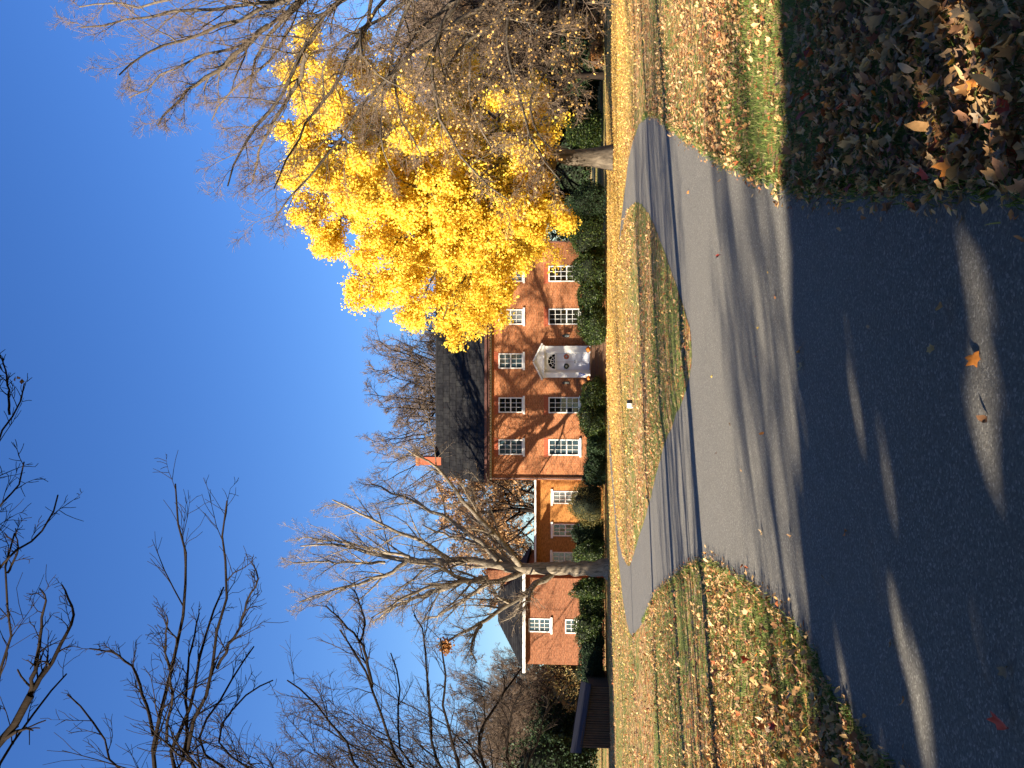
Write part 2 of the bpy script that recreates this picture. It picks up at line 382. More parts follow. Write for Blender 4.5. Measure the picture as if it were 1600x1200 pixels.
def tree(name, base, limbs, levels, mats, label, cat='tree', group=None, seed=1, leaves=None, seg=14, trunk_n=1, limb_sides=8):
    """limbs: list of (points, r0, r1); the first trunk_n are the trunk"""
    rng = np.random.default_rng(seed)
    root = put(empty(name, base), label, cat, group)
    P0 = []; R0 = []
    for pts, r0, r1 in limbs:
        q = resample(pts, seg); L = np.linalg.norm(q[-1] - q[0])
        w = rng.normal(size=(seg, 3)) * L * .006; w[0] = 0; q = q + w
        P0.append(q); R0.append(r1 + (r0 - r1) * (1 - np.linspace(0, 1, seg)) ** .9)
    for i, (q, r) in enumerate(zip(P0, R0)):
        if i < trunk_n:
            r = r.copy(); 
            if i == 0: r[0] *= 1.45; r[1] *= 1.08
        V, Fc = tubes(q[None], r[None], 12 if i < trunk_n else limb_sides)
        obj('trunk' if i < trunk_n else 'limb', V, Fc, mats[0], root, True)
    cp = np.stack(P0); cr = np.stack(R0)
    parts = []; last = None
    if trunk_n and levels and levels[0].get('skip_trunk', True): cp, cr = cp[trunk_n:], cr[trunk_n:]
    fine = []
    for li, lv in enumerate(levels):
        lv = dict(lv); m = lv.pop('m'); lv.pop('skip_trunk', None); also = lv.pop('also', False)
        cp, cr = spawn(rng, cp, cr, **lv)
        ok = cp[:, :, 2].min(1) > .3
        cp, cr = cp[ok], cr[ok]
        (fine if li >= 1 else parts).append(tubes(cp, cr, m))
        last = cp
    if parts:
        V, Fc = merge(parts); put(obj('bough', V, Fc, mats[0], root, True), kind='stuff')
    if fine:
        V, Fc = merge(fine); put(obj('crown', V, Fc, mats[1], root), kind='stuff')
    if leaves:
        n, size, mat, lname, keep = leaves
        k = last.shape[1]
        i = rng.integers(0, len(last), n); t = rng.random(n) * (k - 1); i0 = t.astype(int).clip(0, k - 2); f = (t - i0)[:, None]
        C = last[i, i0] * (1 - f) + last[i, i0 + 1] * f + rng.normal(size=(n, 3)) * size * (1.5 if lname == 'yellow_leaves' else .6)
        if keep is not None: C = C[keep(C, rng)]
        V, Fc = quads_at(rng, C, size, 1.2)
        put(obj(lname, V, Fc, mat, root), kind='stuff')
    return root

# ------------------------------------------------------------------ setting: ground, drive, island
outer_img = [(1700, 303), (1600, 300), (1500, 298), (1400, 302), (1300, 300), (1255, 297), (1215, 291), (1190, 280), (1160, 262), (1130, 250), (1100, 232), (1072, 212), (1045, 195), (1030, 181),
             (1020, 177), (1010, 180), (998, 196), (988, 225), (982, 250), (978, 285), (974, 315), (970, 350), (963, 420), (956, 520), (951, 600), (950.5, 670), (953, 720), (957, 760), (960.5, 805), (963, 845),
             (967, 880), (970, 905), (974, 940), (979, 970), (984, 988), (988, 993), (994, 987), (1002, 977), (1012, 958), (1020, 940), (1029, 927), (1050, 909), (1080, 887), (1092, 881), (1104, 881), (1115, 884),
             (1140, 898), (1165, 911), (1190, 932), (1215, 953), (1242, 984), (1258, 1005), (1276, 1032), (1300, 1078), (1325, 1112), (1352, 1150), (1395, 1200), (1460, 1290), (1560, 1400), (1700, 1500)]
rj = random.Random(3)
outer = []
for i, (a, b) in enumerate(outer_img):
    g = G(a, b)[:2]; outer.append((g[0], g[1]))
def refine(poly, amp, closed=True, step=.22, seed=4):
    rr = random.Random(seed); out = []; n = len(poly)
    for i in range(n if closed else n - 1):
        a = np.array(poly[i]); b = np.array(poly[(i + 1) % n]); L = np.linalg.norm(b - a)
        k = max(1, int(min(L, 40) / step)); k = min(k, 60)
        for j in range(k):
            p = a + (b - a) * j / k; out.append((p[0] + rr.gauss(0, amp), p[1] + rr.gauss(0, amp)))
    return out
def chaikin(poly, it=2):
    p = np.array(poly)
    for _ in range(it):
        q = np.roll(p, -1, axis=0); p = np.stack([.75 * p + .25 * q, .25 * p + .75 * q], axis=1).reshape(-1, 2)
    return [tuple(x) for x in p]
road_core = outer
road_full = road_core + [(-3.0, -12.0), (-3.0, -26.0), (2.4, -26.0), (1.6, -3.0)]
isl_img = [(1082, 560), (1081, 530), (1077, 505), (1065, 470), (1052, 428), (1037, 388), (1022, 350), (1012, 330), (1003, 319), (997, 316), (990, 317), (983, 325), (977, 341), (968, 385), (961, 470), (957, 560), (955.5, 640),
           (956.5, 700), (959, 745), (962.5, 790), (966.5, 840), (972, 866), (979, 882), (985, 885), (990, 868), (1002, 830), (1015, 787), (1027, 735), (1040, 692), (1052, 660), (1065, 632), (1077, 600)]
island = [tuple(G(a, b)[:2]) for a, b in isl_img]
def inside(poly, X, Y):
    poly = np.asarray(poly); n = len(poly); r = np.zeros(X.shape, bool); j = n - 1
    for i in range(n):
        xi, yi = poly[i]; xj, yj = poly[j]
        c = ((yi > Y) != (yj > Y)) & (X < (xj - xi) * (Y - yi) / (yj - yi + 1e-12) + xi); r ^= c; j = i
    return r
# ground sheet to the horizon
gs = 1500
xs = np.concatenate([[-gs, -400, -150], np.linspace(-70, 70, 71), [150, 400, gs]]); ys = np.concatenate([[-gs, -200], np.linspace(-60, 110, 86), [180, 400, gs]])
GX, GY = np.meshgrid(xs, ys); GZ = np.zeros_like(GX)
V = np.stack([GX, GY, GZ], -1).reshape(-1, 3); nx = len(xs); ny = len(ys)
ii, jj = np.meshgrid(np.arange(nx - 1), np.arange(ny - 1)); q = (jj * nx + ii).ravel()
Fc = np.stack([q, q + 1, q + nx + 1, q + nx], 1)
put(obj('lawn_ground', V, Fc, M['lawn']), kind='structure')
import bmesh
def flat_poly(name, poly, z, mat):
    bm = bmesh.new(); vs = [bm.verts.new((x, y, z)) for x, y in poly]
    f = bm.faces.new(vs); f.normal_update()
    if f.normal.z < 0: f.normal_flip()
    bmesh.ops.triangulate(bm, faces=[f], ngon_method='EAR_CLIP')
    me = bpy.data.meshes.new(name); bm.to_mesh(me); bm.free(); me.materials.append(mat)
    return put(link(name, me), kind='structure')
road_ref = refine(road_full, .012)
flat_poly('asphalt_driveway', road_ref, .004, M['asphalt'])
# island: rings from the kerbless edge up to a low mound
isl_r = np.array(refine(chaikin(island, 1), .02, step=.3, seed=9)); cen = np.array([0.6, 27.0])
HUMP = .40
def isl_h(x, y, s):   # s = 0 edge .. 1 centre
    e = np.clip(s / .14, 0, 1); e = e * e * (3 - 2 * e)
    hump = np.exp(-(((x - 2.8) / 5.8) ** 2)) * np.exp(-(((y - 38.0) / 6.5) ** 2))
    return .008 + .045 * e + HUMP * hump * np.clip(s / .3, 0, 1)
rings = []; SS = np.array([0, .02, .05, .09, .14, .2, .28, .38, .5, .62, .75, .88])
for s in SS:
    p = isl_r * (1 - s) + cen * s; rings.append(np.column_stack([p, isl_h(p[:, 0], p[:, 1], s)]))
V = np.concatenate(rings + [np.array([[cen[0], cen[1], isl_h(cen[0], cen[1], 1.0)]])]); n = len(isl_r)
Fc = [(k * n + i, k * n + (i + 1) % n, (k + 1) * n + (i + 1) % n, (k + 1) * n + i) for k in range(len(SS) - 1) for i in range(n)]
Fc += [((len(SS) - 1) * n + i, (len(SS) - 1) * n + (i + 1) % n, len(SS) * n) for i in range(n)]
put(obj('lawn_island', V, Fc, M['lawn'], smooth=True), kind='structure')
isl_ang = np.arctan2(isl_r[:, 1] - cen[1], isl_r[:, 0] - cen[0]); isl_rad = np.linalg.norm(isl_r - cen, axis=1)
o_ = np.argsort(isl_ang); A_, R_ = isl_ang[o_], isl_rad[o_]
def island_z(X, Y):
    a = np.arctan2(Y - cen[1], X - cen[0]); r = np.hypot(X - cen[0], Y - cen[1]); Rr = np.interp(a, A_, R_, period=2 * PI)
    s = 1 - r / Rr
    return np.where(s > 0, isl_h(X, Y, np.clip(s, 0, 1)), -1)

# ------------------------------------------------------------------ brick house
def wall_with_holes(x0, x1, z0, z1, y, holes, depth=.14):
    """front wall skin with recessed openings; holes (xa,xb,za,zb)"""
    X = sorted({x0, x1, *[h[0] for h in holes], *[h[1] for h in holes]}); Z = sorted({z0, z1, *[h[2] for h in holes], *[h[3] for h in holes]})
    V = []; Fc = []
    def quad(*p): n = len(V); V.extend(p); Fc.append((n, n + 1, n + 2, n + 3))
    for i in range(len(X) - 1):
        for j in range(len(Z) - 1):
            mx, mz = (X[i] + X[i + 1]) / 2, (Z[j] + Z[j + 1]) / 2
            if any(h[0] < mx < h[1] and h[2] < mz < h[3] for h in holes): continue
            quad((X[i], y, Z[j]), (X[i + 1], y, Z[j]), (X[i + 1], y, Z[j + 1]), (X[i], y, Z[j + 1]))
    for a, b, c, d in holes:
        e = y + depth
        quad((a, y, c), (a, e, c), (b, e, c), (b, y, c)); quad((a, y, d), (b, y, d), (b, e, d), (a, e, d))
        quad((a, y, c), (a, y, d), (a, e, d), (a, e, c)); quad((b, y, c), (b, e, c), (b, e, d), (b, y, d))
        quad((a, e, c), (b, e, c), (b, e, d), (a, e, d))
    return V, Fc
pane_cache = {}
def window(parent, xa, xb, za, zb, y, cols, rows, rail, glass='glass', lintel=True, head=False, sill=True, fr=.065):
    """frame with children: pane, muntin, sill, lintel"""
    cx, cz = (xa + xb) / 2, (za + zb) / 2
    f = MB(); yf = y - .03; yb = y + .10
    f.box((xa, yf, za), (xa + fr, yb, zb)); f.box((xb - fr, yf, za), (xb, yb, zb))
    f.box((xa + fr, yf, zb - fr), (xb - fr, yb, zb)); f.box((xa + fr, yf, za), (xb - fr, yb, za + fr))
    w = link('window', raw_mesh('window', np.array(f.v) - np.array([cx, y, cz]), f.f, M['white']), parent, Vector((cx, y, cz)) - Vector(root_loc(parent)))
    ix0, ix1, iz0, iz1 = xa + fr, xb - fr, za + fr, zb - fr
    pw = (ix1 - ix0) / cols; ph = (iz1 - iz0) / rows; mt = .028
    key = (round(pw, 3), round(ph, 3), glass)
    if key not in pane_cache:
        b = MB().box((-pw / 2 + mt / 2, -.004, -ph / 2 + mt / 2), (pw / 2 - mt / 2, .004, ph / 2 - mt / 2))
        pane_cache[key] = raw_mesh('pane', b.v, b.f, M[glass])
    for i in range(cols):
        for j in range(rows):
            o = link('pane', pane_cache[key], w, (ix0 + (i + .5) * pw - cx, .05, iz0 + (j + .5) * ph - cz))
            o.rotation_euler = (random.gauss(0, .006), 0, random.gauss(0, .006))
    for i in range(1, cols):
        x = ix0 + i * pw; MB().box((x - mt / 2, y + .015, iz0), (x + mt / 2, y + .07, iz1)).build('muntin', M['white'], w)
    for j in range(1, rows):
        z = iz0 + j * ph; big = j == rail; h = .035 if big else mt / 2
        MB().box((ix0, y + (-.005 if big else .018), z - h), (ix1, y + .068, z + h)).build('meeting_rail' if big else 'muntin', M['white'], w)
    if sill: MB().box((xa - .09, y - .09, za - .125), (xb + .09, y + .05, za - .003)).build('sill', M['white'], w)
    if lintel:
        n = 9; lx0, lx1 = xa - .06, xb + .06
        b = MB()
        for k in range(n):
            u0 = lx0 + (lx1 - lx0) * k / n + .006; u1 = lx0 + (lx1 - lx0) * (k + 1) / n - .006
            sk = (k + .5 - n / 2) * .018
            b.prism([(u0, zb + .004), (u1, zb + .004), (u1 + sk, zb + .27), (u0 + sk, zb + .27)], y - .012, y + .01)
        b.build('lintel', M['lintel'], w)
    if head: MB().box((xa - .12, y - .08, zb + .003), (xb + .12, y + .03, zb + .14)).build('head_board', M['white'], w)
    return w

HY = 52.0
def hx(py, D=HY): return P(850, py, D)[0]
def hz(px, D=HY): return P(px, 600, D)[2]
X0, X1 = hx(750), hx(376)
house = put(empty('brick_house', ((X0 + X1) / 2, HY, 0)), 'large two storey red brick house with white pedimented front door and dark slate roof', 'house')
bays = [428, 495, 564, 633, 699]
ZE = hz(763)
holes = []; wins = []
for b in bays:
    holes.append((hx(b + 12), hx(b - 12), hz(817), hz(779))); wins.append((*holes[-1], 3, 4, 2))
    if b != 564:
        holes.append((hx(b + 12.5), hx(b - 12.5), hz(905), hz(857))); wins.append((*holes[-1], 3, 5, 2))
DX0, DX1, DZ0, DZ1 = hx(590), hx(541), hz(922), hz(851)
V, Fc = wall_with_holes(X0, X1, 0, ZE, HY, holes)
DEP = 8.6
n0 = len(V)
V += [(X0, HY, 0), (X0, HY + DEP, 0), (X0, HY + DEP, ZE), (X0, HY, ZE), (X1, HY, 0), (X1, HY + DEP, 0), (X1, HY + DEP, ZE), (X1, HY, ZE)]
Fc += [(n0, n0 + 1, n0 + 2, n0 + 3), (n0 + 4, n0 + 7, n0 + 6, n0 + 5), (n0 + 1, n0 + 5, n0 + 6, n0 + 2)]
RY, RZ = HY + DEP / 2, P(683, 600, HY + DEP / 2)[2]
n0 = len(V); V += [(X0, HY, ZE), (X0, HY + DEP, ZE), (X0, RY, RZ - .15), (X1, HY, ZE), (X1, HY + DEP, ZE), (X1, RY, RZ - .15)]
Fc += [(n0, n0 + 1, n0 + 2), (n0 + 3, n0 + 5, n0 + 4)]
obj('wall', V, Fc, M['brick'], house)
glz = {0: 'glass_blind', 2: 'glass_blind', 4: 'glass_blue', 6: 'glass', 8: 'glass_blue'}
kinds = ['glass_blind', 'glass', 'glass_blind', 'glass', 'glass_blue', 'glass', 'glass', 'glass_blue', 'glass_blue']
for wdef, gk in zip(wins, kinds): window(house, *wdef[:4], HY, *wdef[4:], glass=gk)
# water table and belt
MB().box((X0 - .02, HY - .05, 0), (X1 + .02, HY - .003, .75)).build('plinth', M['brick'], house)
# roof
EY = HY - .42; EZ = hz(757, EY); sl = (RZ - EZ) / (RY - EY)
XL, XR = X0 - .16, X1 + .2
b = MB(); t = .10
b.v = [(XL, EY, EZ - t), (XR, EY, EZ - t), (XR, RY, RZ - t), (XL, RY, RZ - t), (XL, EY, EZ), (XR, EY, EZ), (XR, RY, RZ), (XL, RY, RZ), (XL, 2 * RY - EY, EZ), (XR, 2 * RY - EY, EZ), (XL, 2 * RY - EY, EZ - t), (XR, 2 * RY - EY, EZ - t)]
b.f = [(4, 5, 6, 7), (0, 3, 2, 1), (0, 1, 5, 4), (0, 4, 7, 3), (1, 2, 6, 5), (7, 6, 9, 8), (3, 10, 11, 2), (7, 8, 10, 3), (6, 2, 11, 9)]
roof = b.build('roof', M['roofgrey'], house)
SL = math.hypot(RY - EY, RZ - EZ); th = math.atan(sl)
cols, rows = 42, 7; sw = (XR - XL) / cols; shh = SL / rows
slate_me = []
for k in range(4):
    rr = random.Random(k); e = rr.uniform(-.012, .012)
    bb = MB().box((-sw / 2 + .008, -shh / 2 - .04, 0), (sw / 2 - .008, shh / 2 - .01, .016)); bb.v[0] = (bb.v[0][0], bb.v[0][1] + e, 0); bb.v[4] = (bb.v[4][0], bb.v[4][1] + e, .016)
    slate_me.append(raw_mesh('slate', bb.v, bb.f, M['slate']))
rl = root_loc(roof)
for r in range(rows):
    for c in range(cols + (r % 2)):
        x = XL + (c + .5) * sw - (sw / 2 if r % 2 else 0); s = (r + .5) * shh
        if x < XL + sw * .3: x = XL + sw * .45
        if x > XR - sw * .3: x = XR - sw * .45
        p = np.array([x, EY + s * math.cos(th) - math.sin(th) * .02, EZ + s * math.sin(th) + math.cos(th) * (.014 + .004 * ((c * 7 + r * 3) % 5))]) - rl
        o = link('slate', random.choice(slate_me), roof, p); o.rotation_euler = (th - .035 + random.gauss(0, .008), random.gauss(0, .006), random.gauss(0, .004))
MB().cyl((XL, RY, RZ + .03), (XR, RY, RZ + .03), .08, .08, 8).build('ridge_cap', M['roofgrey'], roof)
# gutter, cornice, dentils
MB().box((XL, EY - .12, EZ - .16), (XR, EY - .005, EZ - .01)).build('gutter', M['brown_metal'], house)
MB().box((X0 - .05, EY, EZ - .30), (X1 + .05, HY - .003, EZ - .13)).build('soffit', M['brown_metal'], house)
MB().box((X0, HY - .17, ZE - .22), (X1, HY - .004, EZ - .302)).build('cornice', M['grey_trim'], house)
nd = 84; dm = MB().box((-.05, -.07, -.07), (.05, 0, .07)); dme = raw_mesh('dentil', dm.v, dm.f, M['white'])
for i in range(nd):
    link('dentil', dme, house, np.array([X0 + (i + .5) * (X1 - X0) / nd, HY - .174, ZE - .10]) - root_loc(house))
for x in (X0 + .10, X1 - .08):
    MB().cyl((x, HY - .09, .1), (x, HY - .09, ZE), .05, .05, 8).cyl((x, HY - .09, ZE), (x, EY - .05, EZ - .12), .05, .05, 8).build('downspout', M['brown_metal'], house)
# chimneys
for x, y in ((X0 + .75, RY + .1),):
    ztop = P(652, 728, RY)[2]
    ch = MB().box((x - .26, y - .6, ZE), (x + .26, y + .6, ztop - .2)).build('chimney', M['lintel'], house)
    MB().box((x - .31, y - .65, ztop - .197), (x + .31, y + .65, ztop)).build('chimney_cap', M['brick'], ch)
# doorway
py_ = HY - .30
dw = MB()
pil0, pil1 = hx(590), hx(582); pir0, pir1 = hx(552), hx(541)
dh = hz(868)
door_top = hz(856)
ds = put(empty('door_surround', (hx(565.5), HY, 0)))
ds.parent = house; ds.location = Vector((hx(565.5), HY, 0)) - house.location
MB().box((pil0, py_, DZ0), (pil1, HY, DZ1)).build('pilaster', M['white'], ds)
MB().box((pir0 + .03, py_, DZ0), (pir1, HY, DZ1)).build('pilaster', M['white'], ds)
ex0, ex1 = hx(591.5), hx(539)
MB().box((ex0 + .03, py_ - .06, DZ1), (ex1 - .03, HY, DZ1 + .08)).build('entablature', M['white'], ds)
ap = (hx(565.2), hz(835)); bz = DZ1 + .083
MB().prism([(ex0, bz), (ex1, bz), ap], py_ - .02, HY).build('pediment', M['white'], ds)
for a, c in (((ex0 - .05, bz), ap), (ap, (ex1 + .05, bz))):
    A = np.array(a); C = np.array(c); d = (C - A) / np.linalg.norm(C - A); nn = np.array([-d[1], d[0]]) * .10
    MB().prism([tuple(A), tuple(C), tuple(C + nn), tuple(A + nn)], py_ - .16, HY).build('raking_cornice', M['white'], ds)
ix0, ix1 = pil1, pir0 + .03
fan_c = (hx(565), dh); fr_ = (hx(553) - hx(577)) / 2
# infill panel around the fanlight arch
pts = [(ix0, dh), (ix0, DZ1), (ix1, DZ1), (ix1, dh)] + [(fan_c[0] + fr_ * math.cos(t), dh + fr_ * math.sin(t)) for t in np.linspace(0, PI, 18)]
bm = bmesh.new(); vs = [bm.verts.new((x, HY - .10, z)) for x, z in pts]; f = bm.faces.new(vs); bmesh.ops.triangulate(bm, faces=[f])
ex = bmesh.ops.extrude_face_region(bm, geom=bm.faces[:]); bmesh.ops.translate(bm, vec=(0, .08, 0), verts=[g for g in ex['geom'] if isinstance(g, bmesh.types.BMVert)])
me = bpy.data.meshes.new('arch_panel'); bm.to_mesh(me); bm.free(); me.materials.append(M['white']); me.transform(Matrix.Translation(-Vector(root_loc(ds)))); link('arch_panel', me, ds)
fp = [(fan_c[0] + fr_ * math.cos(t), dh + .01 + fr_ * math.sin(t)) for t in np.linspace(0, PI, 18)]
MB().prism(fp, HY - .05, HY - .035).build('fanlight', M['glass'], ds)
fb = MB()
for t in np.linspace(0, PI, 6)[1:-1]:
    fb.cyl((fan_c[0] + .1 * math.cos(t), HY - .06, dh + .1 * math.sin(t)), (fan_c[0] + fr_ * math.cos(t), HY - .06, dh + fr_ * math.sin(t)), .014, .014, 5)
for rr_ in (.12, fr_ * .62, fr_):
    tt = np.linspace(0, PI, 12)
    for k in range(11): fb.cyl((fan_c[0] + rr_ * math.cos(tt[k]), HY - .06, dh + rr_ * math.sin(tt[k])), (fan_c[0] + rr_ * math.cos(tt[k + 1]), HY - .06, dh + rr_ * math.sin(tt[k + 1])), .014, .014, 5)
fb.build('fan_bars', M['white'], ds)
MB().box((ix0, HY - .11, DZ0), (hx(578.5), HY - .02, dh)).build('jamb', M['white'], ds)
MB().box((hx(552.5), HY - .11, DZ0), (ix1, HY - .02, dh)).build('jamb', M['white'], ds)
MB().box((hx(578.4), HY - .13, dh - .03), (hx(552.6), HY - .02, dh + .03)).build('transom', M['white'], ds)
lx = [hx(578.4), hx(565.5), hx(552.6)]
for s in range(2):
    a, c = lx[s] + .006, lx[s + 1] - .006; zb_, zt_ = DZ0 + .03, dh - .035
    yd = HY - .05
    d_ = MB().box((a, yd, zb_), (c, yd + .045, zt_))
    d_ = d_.build('door_leaf', M['door'], house)
    H_ = zt_ - zb_
    for (z0_, z1_) in ((.06, .30), (.35, .66), (.71, .94)):
        q0, q1 = zb_ + z0_ * H_, zb_ + z1_ * H_
        MB().box((a + .09, yd - .014, q0), (c - .09, yd - .001, q1)).build('panel', M['door'], d_)
    k_ = c - .05 if s == 0 else a + .05
    MB().cyl((k_, yd - .07, zb_ + .44 * H_), (k_, yd, zb_ + .44 * H_), .03, .02, 8).build('handle', M['black'], d_)
def torus(cx, cy, cz, R, r, mat, name, nseg=20, m=7, seed=0):
    rg = np.random.default_rng(seed); V = []; Fc = []
    for i in range(nseg):
        a = 2 * PI * i / nseg
        for j in range(m):
            b_ = 2 * PI * j / m; q = r * (1 + .35 * rg.normal() * .6)
            V.append((cx + (R + q * math.cos(b_)) * math.cos(a), cy + q * math.sin(b_), cz + (R + q * math.cos(b_)) * math.sin(a)))
    for i in range(nseg):
        for j in range(m):
            Fc.append((i * m + j, ((i + 1) % nseg) * m + j, ((i + 1) % nseg) * m + (j + 1) % m, i * m + (j + 1) % m))
    return obj(name, V, Fc, mat)
put(torus(hx(557.5), HY - .13, hz(885), .115, .045, M['wreath_red'], 'door_wreath', seed=1), 'rust red wreath hung on the right leaf of the front door', 'wreath', 'wreaths on the front door')
put(torus(hx(572.3), HY - .13, hz(885), .115, .045, M['wreath_dark'], 'door_wreath', seed=2), 'dark green wreath hung on the left leaf of the front door', 'wreath', 'wreaths on the front door')
def lantern(px, py, label):
    x, z = hx(py), hz(px)
    r = put(empty('wall_lantern', (x, HY, z)), label, 'lantern', 'lanterns beside the front door')
    MB().box((x - .06, HY - .03, z - .12), (x + .06, HY, z + .12)).cyl((x, HY - .02, z + .05), (x, HY - .22, z + .2), .018, .018, 6).build('bracket', M['black'], r)
    MB().box((x - .10, HY - .32, z - .2), (x + .10, HY - .12, z - .17)).cyl((x, HY - .22, z + .14), (x, HY - .22, z + .26), .13, .03, 6).box((x - .1, HY - .32, z + .11), (x + .1, HY - .12, z + .14)) \
        .box((x - .1, HY - .32, z - .17), (x - .085, HY - .305, z + .11)).box((x + .085, HY - .32, z - .17), (x + .1, HY - .305, z + .11)).box((x - .1, HY - .135, z - .17), (x - .085, HY - .12, z + .11)).box((x + .085, HY - .135, z - .17), (x + .1, HY - .12, z + .11)).build('cage', M['black'], r)
    MB().cyl((x, HY - .22, z - .165), (x, HY - .22, z + .1), .07, .07, 8).build('lamp_glass', M['glass_blind'], r)
lantern(885, 525, 'black carriage lantern on the brick right of the front door')
lantern(885, 598, 'black carriage lantern on the brick left of the front door')
# steps: a landing and treads
st = put(empty('entrance_steps', (hx(565), HY - 1, 0)), 'dark brown brick landing and steps below the white front door', 'steps')
zl = DZ0 - .01
for k in range(4):
    zt = zl * (4 - k) / 4; y1 = HY - .31 - (1.1 if k > 0 else 0) - .34 * (k - 1) * (k > 0); y0 = y1 - (1.1 if k == 0 else .34)
    bx = MB().box((hx(592) - .12 * k, y0, 0), (hx(539) + .12 * k, y1 - .002, zt - .05)).build('riser', M['step'], st)
    MB().box((hx(592) - .12 * k - .03, y0 - .04, zt - .047), (hx(539) + .12 * k + .03, y1 - .004, zt)).build('tread', M['wood'], st)
def pumpkin(x, y, z, r, label, grp='pumpkins by the house'):
    rt = put(empty('pumpkin', (x, y, z)), label, 'pumpkin', grp)
    V = []; Fc = []; m, n = 20, 9
    for j in range(n):
        ph = PI * (j + .0) / (n - 1)
        for i in range(m):
            a = 2 * PI * i / m; q = r * math.sin(ph) * (1 + .07 * math.cos(a * 10)); V.append((x + q * math.cos(a), y + q * math.sin(a), z + r * .8 + r * .8 * math.cos(ph)))
    for j in range(n - 1):
        for i in range(m): Fc.append((j * m + i, (j + 1) * m + i, (j + 1) * m + (i + 1) % m, j * m + (i + 1) % m))
    obj('rind', V, Fc, M['pumpkin'], rt, True); MB().cyl((x, y, z + r * 1.55), (x + .03, y, z + r * 2), .03, .02, 6).build('stem', M['wood'], rt)
pumpkin(hx(546, 50.9), 50.9, zl, .17, 'orange pumpkin on the right end of the front steps')
pumpkin(hx(590, 50.9), 50.9, zl, .13, 'small orange pumpkin in shade at the left end of the front steps')
# little blue ribboned planter stand left of the door, and white basket bows on the pilasters
sx_, sz_ = hx(585.5), hz(921)
r = put(empty('ribbon_basket', (sx_, HY - .35, sz_)), 'white basket with blue ribbons against the left pilaster of the doorway', 'basket')
MB().cyl((sx_, HY - .42, sz_), (sx_, HY - .42, sz_ + .25), .09, .12, 10).build('basket', M['white'], r)
rb = MB()
for k in range(7):
    a = k * .9; rb.cyl((sx_, HY - .42, sz_ + .25), (sx_ + .13 * math.cos(a), HY - .42 + .08 * math.sin(a), sz_ + .62 + .08 * math.sin(k * 2.1)), .022, .012, 5)
rb.build('ribbon', M['ribbon'], r)
tx = hx(597.5); tz = hz(917)
r = put(empty('plant_stand', (tx, HY - .4, 0)), 'black iron frame stand on the brick just left of the doorway', 'stand')
b = MB()
for sxx in (-.16, .16):
    for sy in (-.55, -.25): MB().box((tx + sxx - .015, HY + sy - .015, 0.3), (tx + sxx + .015, HY + sy + .015, hz(902))).build('leg', M['black'], r)
MB().box((tx - .19, HY - .58, hz(902)), (tx + .19, HY - .22, hz(902) + .03)).build('top', M['black'], r)
MB().box((tx - .19, HY - .58, hz(915)), (tx + .19, HY - .22, hz(915) + .025)).build('shelf', M['black'], r)

# ------------------------------------------------------------------ orange wing and salmon brick building
WY = 56.0
wx0, wx1 = hx(908, WY), X0 + .6
wing = put(empty('house_wing', ((wx0 + wx1) / 2, WY, 0)), 'lower ochre orange brick wing joining the big brick house on its left', 'building')
WZ = hz(838, WY)
wh = []
for a, b2, c, d in ((767, 787, 864, 903), (818, 837.5, 864, 903), (862, 884, 863, 901)):
    wh.append((hx(b2, WY), hx(a, WY), hz(d, WY), hz(c, WY)))
V, Fc = wall_with_holes(wx0, wx1, 0, WZ, WY, wh)
V += [(wx0, WY + 7, 0), (wx0, WY + 7, WZ), (wx1, WY + 7, 0), (wx1, WY + 7, WZ)]; k = len(V) - 4
V += [(wx0, WY, 0), (wx0, WY, WZ)]; Fc += [(k, k + 4, k + 5, k + 1), (k, k + 1, k + 3, k + 2)]
obj('wall', V, Fc, M['brick_orange'], wing)
for i, h in enumerate(wh): window(wing, *h, WY, 3, 4, 2, glass=('glass_blind', 'glass', 'glass_blind')[i], lintel=False, head=True)
MB().box((wx0, WY - .35, WZ), (wx1, WY + 7.2, WZ + .14)).build('flat_roof', M['roofgrey'], wing)
MB().box((wx0, WY - .45, WZ - .01), (wx1 - .1, WY - .353, WZ + .10)).build('gutter', M['white'], wing)
SY = 54.0
bx0, bx1 = hx(1038, SY), hx(903, SY)
sb = put(empty('salmon_brick_building', ((bx0 + bx1) / 2, SY, 0)), 'two storey salmon brick building with grey hipped roof behind the hedge at left', 'building')
SZ = hz(819, SY)
sh_ = [(hx(988, SY), hx(966.5, SY), hz(860, SY), hz(826, SY)), (hx(989, SY), hx(967, SY), hz(918, SY), hz(883, SY))]
V, Fc = wall_with_holes(bx0, bx1, 0, SZ, SY, sh_); k = len(V)
V += [(bx0, SY, 0), (bx0, SY + 9, 0), (bx0, SY + 9, SZ), (bx0, SY, SZ), (bx1, SY, 0), (bx1, SY + 9, 0), (bx1, SY + 9, SZ), (bx1, SY, SZ)]
Fc += [(k, k + 1, k + 2, k + 3), (k + 4, k + 7, k + 6, k + 5), (k + 1, k + 5, k + 6, k + 2)]
obj('wall', V, Fc, M['brick_salmon'], sb)
window(sb, *sh_[0], SY, 3, 4, 2, glass='glass_blue', lintel=False); window(sb, *sh_[1], SY, 3, 4, 2, glass='glass_blue', lintel=False)
rp0 = P(778, 970, SY + 4.5); rp1 = P(778, 925, SY + 4.5)
V = [(bx0 - .35, SY - .35, SZ + .02), (bx1 + .35, SY - .35, SZ + .02), (bx1 + .35, SY + 9.35, SZ + .02), (bx0 - .35, SY + 9.35, SZ + .02), tuple(rp0), tuple(rp1)]
rf = obj('roof', V, [(0, 1, 5, 4), (1, 2, 5), (2, 3, 4, 5), (3, 0, 4), (3, 2, 1, 0)], M['roofgrey'], sb)
